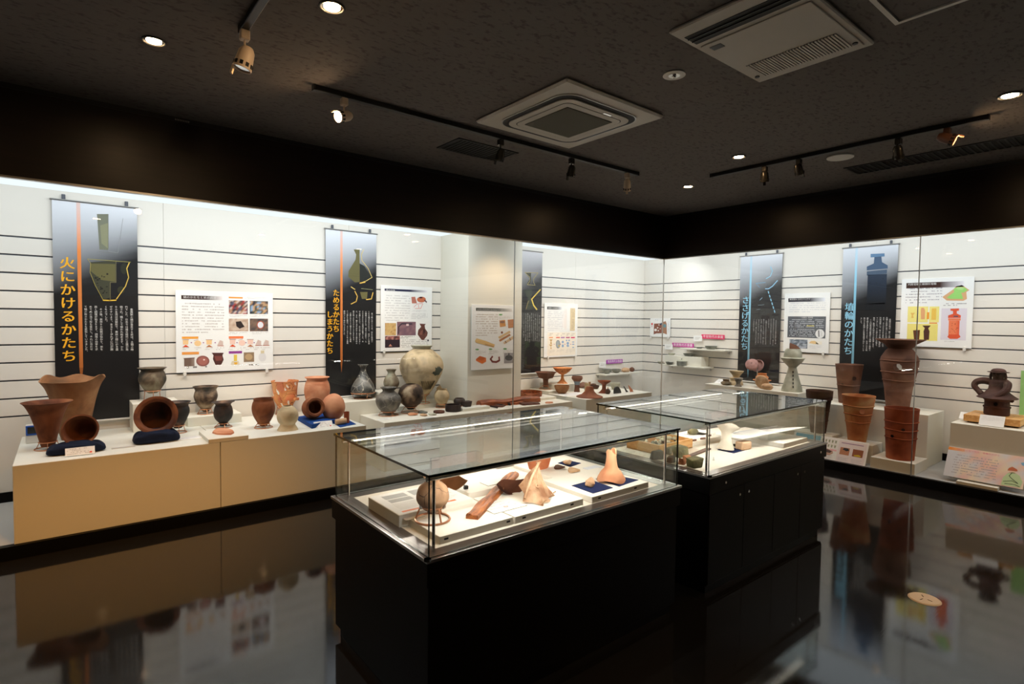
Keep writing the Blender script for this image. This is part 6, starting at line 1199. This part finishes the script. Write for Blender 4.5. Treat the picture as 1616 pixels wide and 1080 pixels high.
tcard('white caption card with a red seal beside the wooden slat', (779, 812), (833, 799), .13, FZ1); tcard('white caption card behind the wooden slat', (770, 768), (784, 765), .07, FZ1, False); tcard('small white card in front of the information block', (640, 823), (672, 816), .06, FZ1, False); tcard('pale pink caption card with a red seal behind the navy cloth', (908, 757), (936, 749), .06, DZ + .006, True); tcard('pale blue caption card near the end of the near case', (930, 743), (950, 738), .05, DZ + .018, False, m=plain('pale blue card', s(226, 232, 246), .6))
# round jar on its copper stand
P = atz(692, 826, FZ1); sc = px(P); Rj = 26 * sc; P.y += .045; P = Vector((P.x, P.y, FZ1)); LJ = .030
o = tag(finish('clay_pot', lathe(new(), [(.34, 0), (.36, .06), (.60, .12), (.94, .32), (1.0, .48), (.86, .70), (.52, .84), (.42, .87), (.46, .93), (.60, 1)], Rj, 2.75 * Rj * .82, .06, seg=56), varied('brown jar clay', [(.3, s(120, 92, 70)), (.5, s(156, 120, 92)), (.7, s(182, 144, 112))], 14, .75, .3, cracks=(9, .012, s(96, 72, 58))), None, (P.x, P.y, FZ1 + LJ)), 'round brown jar with a short neck on a copper ring at the near corner', 'pot')
st = stand_obj('thick copper ring stand carrying the round brown jar', P, Rj * .72, LJ + .030, Rj * 1.06, .0045)
for k in range(3):
    a = k * math.tau / 3 + 1.0; finish('clamp', B(-.006, -.008, LJ + .024, .010, .008, LJ + .040, .002), STEEL, st, (Rj * .72 * math.cos(a), Rj * .72 * math.sin(a), 0), (0, 0, a))
# dish sherd with a black foot behind it
P = atz(728, 779, FZ1); sc = px(P); bm = new(); pr = curve([(.18, 0), (.5, .25), (.8, .6), (1, 1)]); Rr2 = 31 * sc; rows = []
for rr, zz in pr: rows.append([bm.verts.new((rr * Rr2 * math.cos(t), rr * Rr2 * math.sin(t), zz * Rr2 * .55 * (1 - .25 * math.sin(3 * t)))) for t in [.5 + k * 2.7 / 14 for k in range(15)]])
for A, C in zip(rows, rows[1:]):
    for k in range(14): bm.faces.new((A[k], A[k + 1], C[k + 1], C[k]))
bmesh.ops.solidify(bm, geom=bm.faces[:], thickness=.007)
o = tag(finish('bowl_sherd', bm, CL_TAN, None, (P.x - .03, P.y + .02, FZ1 + .012), (0, .1, -.3)), 'broken tan dish behind the round jar held on a small black foot', 'sherd'); finish('foot', B(-.010, -.010, -.012, .010, .010, .012, .002), BLACKM, o, (.075, .05, 0))
# wooden slat with worn grooves
A, Bq, Cc = atz(733.7, 818, FZ1), atz(756, 822, FZ1), atz(811, 751, FZ1)
d = Cc - (A + Bq) / 2; d.z = 0; L = d.length; wd = .052; th = .020; n = 16; bm = new(); rows = []
for i in range(n + 1):
    t = i / n; rows.append([bm.verts.new((L * t, y * wd / 2 * (1 + .05 * math.sin(t * 9)), z * th + (.004 * math.sin(t * 21 + y * 3) if z else 0))) for y, z in ((-1, 0), (-1, .8), (-.8, 1), (-.3, 1), (0, .85), (.3, 1), (.8, 1), (1, .8), (1, 0))])
for P_, Q_ in zip(rows, rows[1:]):
    for k in range(9): bm.faces.new((P_[k], P_[(k + 1) % 9], Q_[(k + 1) % 9], Q_[k]))
bm.faces.new(rows[0]); bm.faces.new(rows[-1][::-1]); M0 = (A + Bq) / 2
tag(finish('carved_timber', bm, varied('orange brown slat wood', [(.3, s(92, 46, 22)), (.5, s(160, 90, 42)), (.72, s(196, 118, 58))], 9, .5, .4, (120, .004, .7), stretch=(1, 9, 9)), None, (M0.x, M0.y, FZ1), (0, 0, math.atan2(d.y, d.x))), 'long orange brown wooden slat with worn grooves lying on foam', 'wood')
for k in range(3):
    pass
# curved dark bowl sherd
P = atz(822, 785, FZ1); sc = px(P); bm = new(); Rb = 34 * sc; rows = []
for rr, zz in curve([(.25, .02), (.6, .10), (.88, .34), (1, .62)]): rows.append([bm.verts.new((rr * Rb * math.cos(t), rr * Rb * .75 * math.sin(t), zz * Rb * .8 * (1 + .10 * math.sin(5 * t)))) for t in [-2.2 + k * 2.9 / 14 for k in range(15)]])
for A_, C_ in zip(rows, rows[1:]):
    for k in range(14): bm.faces.new((A_[k], A_[k + 1], C_[k + 1], C_[k]))
bmesh.ops.solidify(bm, geom=bm.faces[:], thickness=.009)
zm = min(v.co.z for v in bm.verts)
for v in bm.verts: v.co.z -= zm
tag(finish('bowl_sherd', bm, CL_DARKIN, None, (P.x + .02, P.y + .05, FZ1), (0, 0, 2.6)), 'dark red curved bowl sherd between the slat and the star shaped piece', 'sherd')
# star shaped clay piece: three arms and a peak
P = atz(857, 795, FZ1); sc = px(P); bm = new()
k_ = sc; top = Vector((16 * k_, .05, 58 * k_)); pts = [Vector((-31 * k_, .0, 6 * k_)), Vector((-8 * k_, -.06, 0)), Vector((10 * k_, -.055, 3 * k_)), Vector((30 * k_, -.02, 6 * k_)), Vector((22 * k_, .06, 16 * k_)), Vector((-14 * k_, .09, 22 * k_))]
n = len(pts); ringp = []
def lerp(a, b, t): return a + (b - a) * t
lv = []
for t in (0, .22, .45, .7, .88, 1.0):
    row = []
    for i in range(n):
        for u in (0, .5):
            q = lerp(pts[i], pts[(i + 1) % n], u); q = lerp(q, Vector((0, .02, q.z)), .22 if u else 0); tt = t ** .8; x = lerp(q, top, tt); x += Vector((0, .02 * math.sin(t * math.pi), -.02 * math.sin(t * math.pi))) * .8; row.append(x + Vector((math.sin(i * 5 + t * 9), math.cos(i * 3 + t * 7), math.sin(i + t * 5))) * .0022)
    c_ = top; row = [lerp(x, top, 0) for x in row] if t < 1 else [top + (x - top) * 0 + Vector((.016 * math.cos(j), .010 * math.sin(j), 0)) for j, x in enumerate([0] * 0)] or [top + Vector((.014 * math.cos(j * math.tau / (2 * n)), .010 * math.sin(j * math.tau / (2 * n)), .0)) for j in range(2 * n)]
    lv.append([bm.verts.new(x) for x in row])
for A_, C_ in zip(lv, lv[1:]):
    for k in range(2 * n): bm.faces.new((A_[k], A_[(k + 1) % (2 * n)], C_[(k + 1) % (2 * n)], C_[k]))
bm.faces.new(lv[0][::-1]); bm.faces.new(lv[-1]); bmesh.ops.subdivide_edges(bm, edges=bm.edges[:], cuts=1, use_grid_fill=True, smooth=.6)
zm = min(v.co.z for v in bm.verts)
for v in bm.verts: v.co.z -= zm
o = tag(finish('clay_star', bm, CL_DOLL, None, (P.x, P.y + .035, FZ1), None, 60), 'star shaped mottled clay piece leaning up to a peak', 'clay figure')
bm = new(); tube(bm, [tuple(lerp(pts[0], top, t) + Vector((.002, -.005 + .010 * math.sin(t * math.pi), .004))) for t in (.06, .3, .55, .8, .98)], .006, 8); finish('ridge', bm, CL_DOLL, o, (0, 0, -zm))
finish('navel', torus(new(), .0075, .0035, 0), CL_DOLL, o, lerp(pts[0], top, .42) + Vector((.022, -.026, -.004 - zm)), (1.0, 0, .2))
for i in (3, 1):
    for k in range(4): finish('pellet', blob(new(), .004, .004, .004, 1, 0), CL_BUFF, o, pts[i] * .80 + Vector((-.012 + .008 * k, -.012, .012 - zm + .003 * k)))
# bowl sherd at the back
P = atz(863, 748, DZ); sc = px(P); bm = new(); Rb = 22 * sc; rows = []
for rr, zz in curve([(.70, 0), (.86, .3), (.98, .66), (1.06, 1)]): rows.append([bm.verts.new((rr * Rb * math.cos(t), rr * Rb * .7 * math.sin(t), zz * 30 * sc * (1 - .22 * math.cos(2 * t + .6)))) for t in [3.0 + k * 3.4 / 16 for k in range(17)]])
for A_, C_ in zip(rows, rows[1:]):
    for k in range(16): bm.faces.new((A_[k], A_[k + 1], C_[k + 1], C_[k]))
bmesh.ops.solidify(bm, geom=bm.faces[:], thickness=.008); tag(finish('bowl_sherd', bm, CL_PEACH, None, (P.x, P.y + .07, DZ)), 'salmon jar fragment standing behind the star shaped piece', 'sherd')
for label, x, y, w_, d_, m, z in (('thin brown flat sherd leaning by the salmon fragment', 887, 741, 18, .03, CL_HANIB, DZ + .018), ('tan flat sherd before the pink caption card', 910, 746, 21, .035, CL_BUFF, DZ + .018)):
    P = atz(x, y, z); sc = px(P); bm = new(); slab(bm, jag(w_ * sc / 2, d_, 10, .12, int(x)), .008, up=lambda a, b: .010 * max(0, 1 - (a / (w_ * sc / 2)) ** 2)); tag(finish('sherd', bm, m, None, (P.x, P.y + d_ * .6, z)), label, 'sherd')
cloth('navy cloth at the back corner of the near case', [(880, 731.5), (894, 726.6), (917, 731.5), (900, 737.5)], DZ + .018, NAVY, .002); cloth('navy cloth under the small pinkish fragment', [(902, 767), (934, 758.5), (967.5, 770.5), (936, 779.5)], FZ1, NAVY, .002); cloth('navy cloth under the clay cone', [(940, 756.5), (968, 750.5), (1008, 758), (977, 768.5)], FZ1, NAVY, .002)
P = atz(897.5, 734, DZ + .02); sc = px(P); tag(finish('fragment', blob(new(), 7.5 * sc, .03, 4.5 * sc, 3, .2, None, 3, True), CL_DOLL, None, (P.x, P.y + .01, DZ + .020)), 'small pale fragment on the back navy cloth', 'sherd')
P = atz(936, 770, FZ1); sc = px(P); tag(finish('fragment', blob(new(), 10.5 * sc, .032, 7.5 * sc, 3, .32, None, 7, True), CL_DOLL, None, (P.x, P.y + .02, FZ1 + .002)), 'small pinkish broken fragment on the middle navy cloth', 'sherd')
P = atz(975, 763, FZ1); sc = px(P)
o = tag(finish('clay_cone', lathe(new(), [(1, 0), (.94, .08), (.74, .26), (.50, .40), (.40, .58), (.34, .82), (.36, 1)], 23 * sc, 45 * sc, .10, wob=.03, rimfn=lambda a, z: .10 * max(0, z - .8) / .2 * math.sin(2 * a + 1.2) - .05 * max(0, .1 - z) / .1 * math.sin(3 * a)), CL_PEACH, None, (P.x, P.y + .045, FZ1 + .010)), 'salmon clay cone with a broken top on a navy cloth', 'clay foot')
# small bent brown plates added under the glass near the left corners
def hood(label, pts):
    P = [atz(x, y, ZG - .014) for x, y in pts]; y = (P[1].y + P[2].y) / 2; x0, x1 = P[1].x, P[2].x; r = root('bent_plate', label, 'lamp hood', (x0, y, ZG - .012)); hm = plain('brown enamelled metal', s(92, 64, 54), .5, .3)
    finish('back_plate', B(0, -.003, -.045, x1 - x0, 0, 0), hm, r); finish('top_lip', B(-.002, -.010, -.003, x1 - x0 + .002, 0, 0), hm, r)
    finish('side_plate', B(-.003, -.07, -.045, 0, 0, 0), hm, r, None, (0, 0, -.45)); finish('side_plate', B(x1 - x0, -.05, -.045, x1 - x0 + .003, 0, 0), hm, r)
hood('bent brown plate under the glass above the round jar', [(668, 738), (680, 724), (750, 712)])
hood('bent brown plate under the glass of the farther case', [(1105, 659), (1115, 652), (1145, 646)])
# ---------------------------------------------------------------- farther case
W2 = WOODT
a, b = atz(1010, 716, DZ), atz(1046, 707, DZ)
r = root('wooden_tray', 'open light wooden tray of small white and green bits', 'tray', (2.90, 2.13, DZ)); tw, td, tt = .36, .26, .012
finish('bottom', B(0, 0, 0, tw, td, .006), W2, r)
for q in ((0, 0, tw, tt), (0, td - tt, tw, td), (0, tt, tt, td - tt), (tw - tt, tt, tw, td - tt)): finish('side', B(q[0], q[1], 0, q[2], q[3], .062, .001), W2, r)
rn = random.Random(12); tag
for k in range(44):
    m = rn.choice([ROCKG, ROCKW, CL_SUE, ROCKD, ROCKW, ROCKW]); q = rn.uniform(.014, .028); o = finish('stone_flake', blob(new(), q, q * rn.uniform(.6, 1), q * .6, 2, .1, None, k, True), m, None, (2.90 + rn.uniform(.04, tw - .04), 2.13 + rn.uniform(.04, td - .04), DZ + .0065 + .015 * (k % 4)), (0, 0, rn.uniform(0, 6)), 15)
    tag(o, 'small stone flake in the light wooden tray', 'stone', 'stone flakes in the wooden tray')
for label, x, y, w_, h_, m, seed in (('dark grey faceted stone nearest the wooden tray', 1040.5, 726, 17, 15, ROCKD, 3), ('large olive stone at the back of the stone group', 1079, 723, 23, 19, ROCKG, 5), ('squared olive stone at the front of the stone group', 1104, 739, 22, 16.5, ROCKG, 9), ('rusty orange stone in the middle of the stone group', 1089, 731, 14, 12, ROCKO, 12), ('little brown stone between the orange and olive ones', 1080, 734, 10, 10, ROCKO, 15), ('dark olive stone left of the little brown one', 1063, 731, 14, 11, ROCKD, 18), ('pale upright stone behind the olive stones', 1076, 710, 16, 13, ROCKW, 21), ('grey green stone beside the pale upright one', 1059, 718, 11, 12, ROCKG, 24)):
    P = atz(x, y, DZ); sc = px(P); o = finish('stone', rock(new(), w_ * sc * .92, w_ * sc * .7, h_ * sc * .94, seed), m, None, (P.x, P.y + w_ * sc * .36, DZ), (0, 0, seed * .7 % 1 - .5), 40); tag(o, label, 'stone')
r = root('foam_board', 'white foam board with paper and small dark tools at the back of the farther case', 'board', (3.02, 2.20, DZ)); finish('panel', B(.26, -.05, 0, .62, .14, .03, .002), FOAM, r); finish('paper_sheet', B(.28, -.01, .03, .52, .12, .032), PAPER, r)
for label, x, y, w_, z_ in (('small brown stone tool on the white foam board, left one', 3.34, 2.172, .055, 0), ('small brown stone tool on the white foam board, middle one', 3.44, 2.168, .06, 0), ('thin brown stone tool on the white foam board, right one', 3.56, 2.20, .07, 0)):
    bm = new(); slab(bm, jag(w_ / 2, .012, 8, .1, int(x * 100)), .008); tag(finish('stone_tool', bm, CL_DARKIN, None, (x, y, DZ + .030)), label, 'stone tool')
a = atz(1092, 713, DZ); c = atz(1120, 706, DZ); bm = new(); L = .34; box(bm, 0, -.016, 0, L, .016, .008); tag(finish('wooden_scoop', bm, WOODK, None, (2.98, 1.99, DZ), (0, 0, .16)), 'flat wooden strip lying at a slant behind the olive stones', 'wood')
for label, x, y in (('tiny clear acrylic peg before the strip, left one', 1116, 729), ('tiny clear acrylic peg before the strip, right one', 1126, 727)):
    P = atz(x, y, DZ); bm = new(); bmesh.ops.create_cone(bm, cap_ends=True, segments=6, radius1=.008, radius2=.002, depth=.022, matrix=Matrix.Translation((0, 0, .011))); tag(finish('acrylic_peg', bm, PAPER, None, (P.x, P.y, DZ)), label, 'peg')
r = tb('foam_board', 'thin white plate under the navy cloth in the farther case', (1127, 715.5), (1163, 717.5), .01, DZ, .004, PAPER)[0] if False else None
cloth('navy cloth under the white plaster vessel', [(1132, 710.5), (1144, 704.5), (1176, 711), (1158, 716)], DZ, NAVY, .002)
P = atz(1151.5, 712, DZ); sc = px(P); bm = lathe(new(), [(.62, 0), (.60, .05), (.42, .20), (.36, .38), (.40, .50), (.62, .60), (.9, .70), (1, .76)], 21 * sc, 52 * sc, .05, smooth=False, seg=56, wob=.03, rimfn=lambda a, z: max(0, z - .55) * (.55 * math.cos(a - 2.9) + .10 * math.sin(5 * a)), xf=Matrix.Rotation(.10, 4, 'Y'))
zm = min(v.co.z for v in bm.verts)
for v in bm.verts: v.co.z -= zm
tag(finish('plaster_vessel', bm, CL_WHITE, None, (P.x, P.y + .03, DZ + .002)), 'white plaster vessel with a wide tilted bowl on a stem', 'vessel')
P = atz(1181, 711, DZ); sc = px(P); bm = new(); box(bm, -12 * sc, -.03, 0, 12 * sc, .03, 13.5 * sc, .008); tag(finish('stone', bm, ROCKP, None, (P.x, P.y + .035, DZ), (0, 0, -.12)), 'peach coloured squared stone beside the white vessel', 'stone')
P = atz(1168, 706, DZ); sc = px(P); tag(finish('stone', blob(new(), 5 * sc, .02, 4.5 * sc, 2, .1, None, 31, True), ROCKD, None, (P.x - .02, P.y + .02, DZ)), 'small dark stone half hidden behind the peach stone', 'stone')
block('riser_board', 'thick cream board at the right end of the farther case', 3.745, 1.755, DZ, 4.095, 2.22, DZ + .032, FOAM)
# a long white sheet on a clear easel
r = root('information_sheet', 'white tilted sheet on a clear easel in the farther case', 'panel', (3.74, 1.90, DZ + .032))
cs = [Vector(q) - Vector((3.74, 1.90, DZ + .032)) for q in ((3.42, 1.875, .745), (4.085, 1.752, .769), (4.09, 1.87, .746), (3.47, 2.13, .728))]; bm = new()
up_ = [bm.verts.new(q) for q in cs]; lo_ = [bm.verts.new(q - Vector((0, 0, .004))) for q in cs]; bm.faces.new(up_); bm.faces.new(lo_[::-1])
for k in range(4): bm.faces.new((lo_[k], lo_[(k + 1) % 4], up_[(k + 1) % 4], up_[k]))
sh = finish('sheet', bm, PAPER, r)
ux = (cs[1] - cs[0]).normalized(); nz = ux.cross(cs[3] - cs[0]).normalized(); uy = nz.cross(ux); rn = random.Random(4)
p = Print((Vector((0, 0, 0)), XA, Vector((0, 1, 0))))
for k in range(5): p.rect2(.10, -.03 - .03 * k, .56 - .05 * (k % 2), -.037 - .03 * k, s(206, 206, 210), 1)
p.rect2(.10, -.012, .36, -.022, s(150, 170, 200), 1); o = p.build(sh); mm = Matrix((ux, uy, nz)).transposed().to_4x4(); mm.translation = cs[0] + uy * .20 + ux * .02; o.matrix_local = mm
finish('easel', B(.02, -.03, 0, .30, -.027, .050), GLASSC, r); finish('easel_lip', B(.02, .08, 0, .30, .083, .044), GLASSC, r)
P = atz(1138, 688, DZ); sc = px(P); tag(finish('stone_axe', blob(new(), .055, .028, .022, 3, .05, None, 41), ROCKG, None, (3.52, 2.30, DZ + .031)), 'greenish stone axe at the back of the farther case', 'stone tool')
block('riser_board', 'cream board under the greenish stone axe', 3.44, 2.24, DZ, 3.72, 2.40, DZ + .03, FOAM)
bpy.data.objects.remove(_fob); bpy.data.curves.remove(_fo)
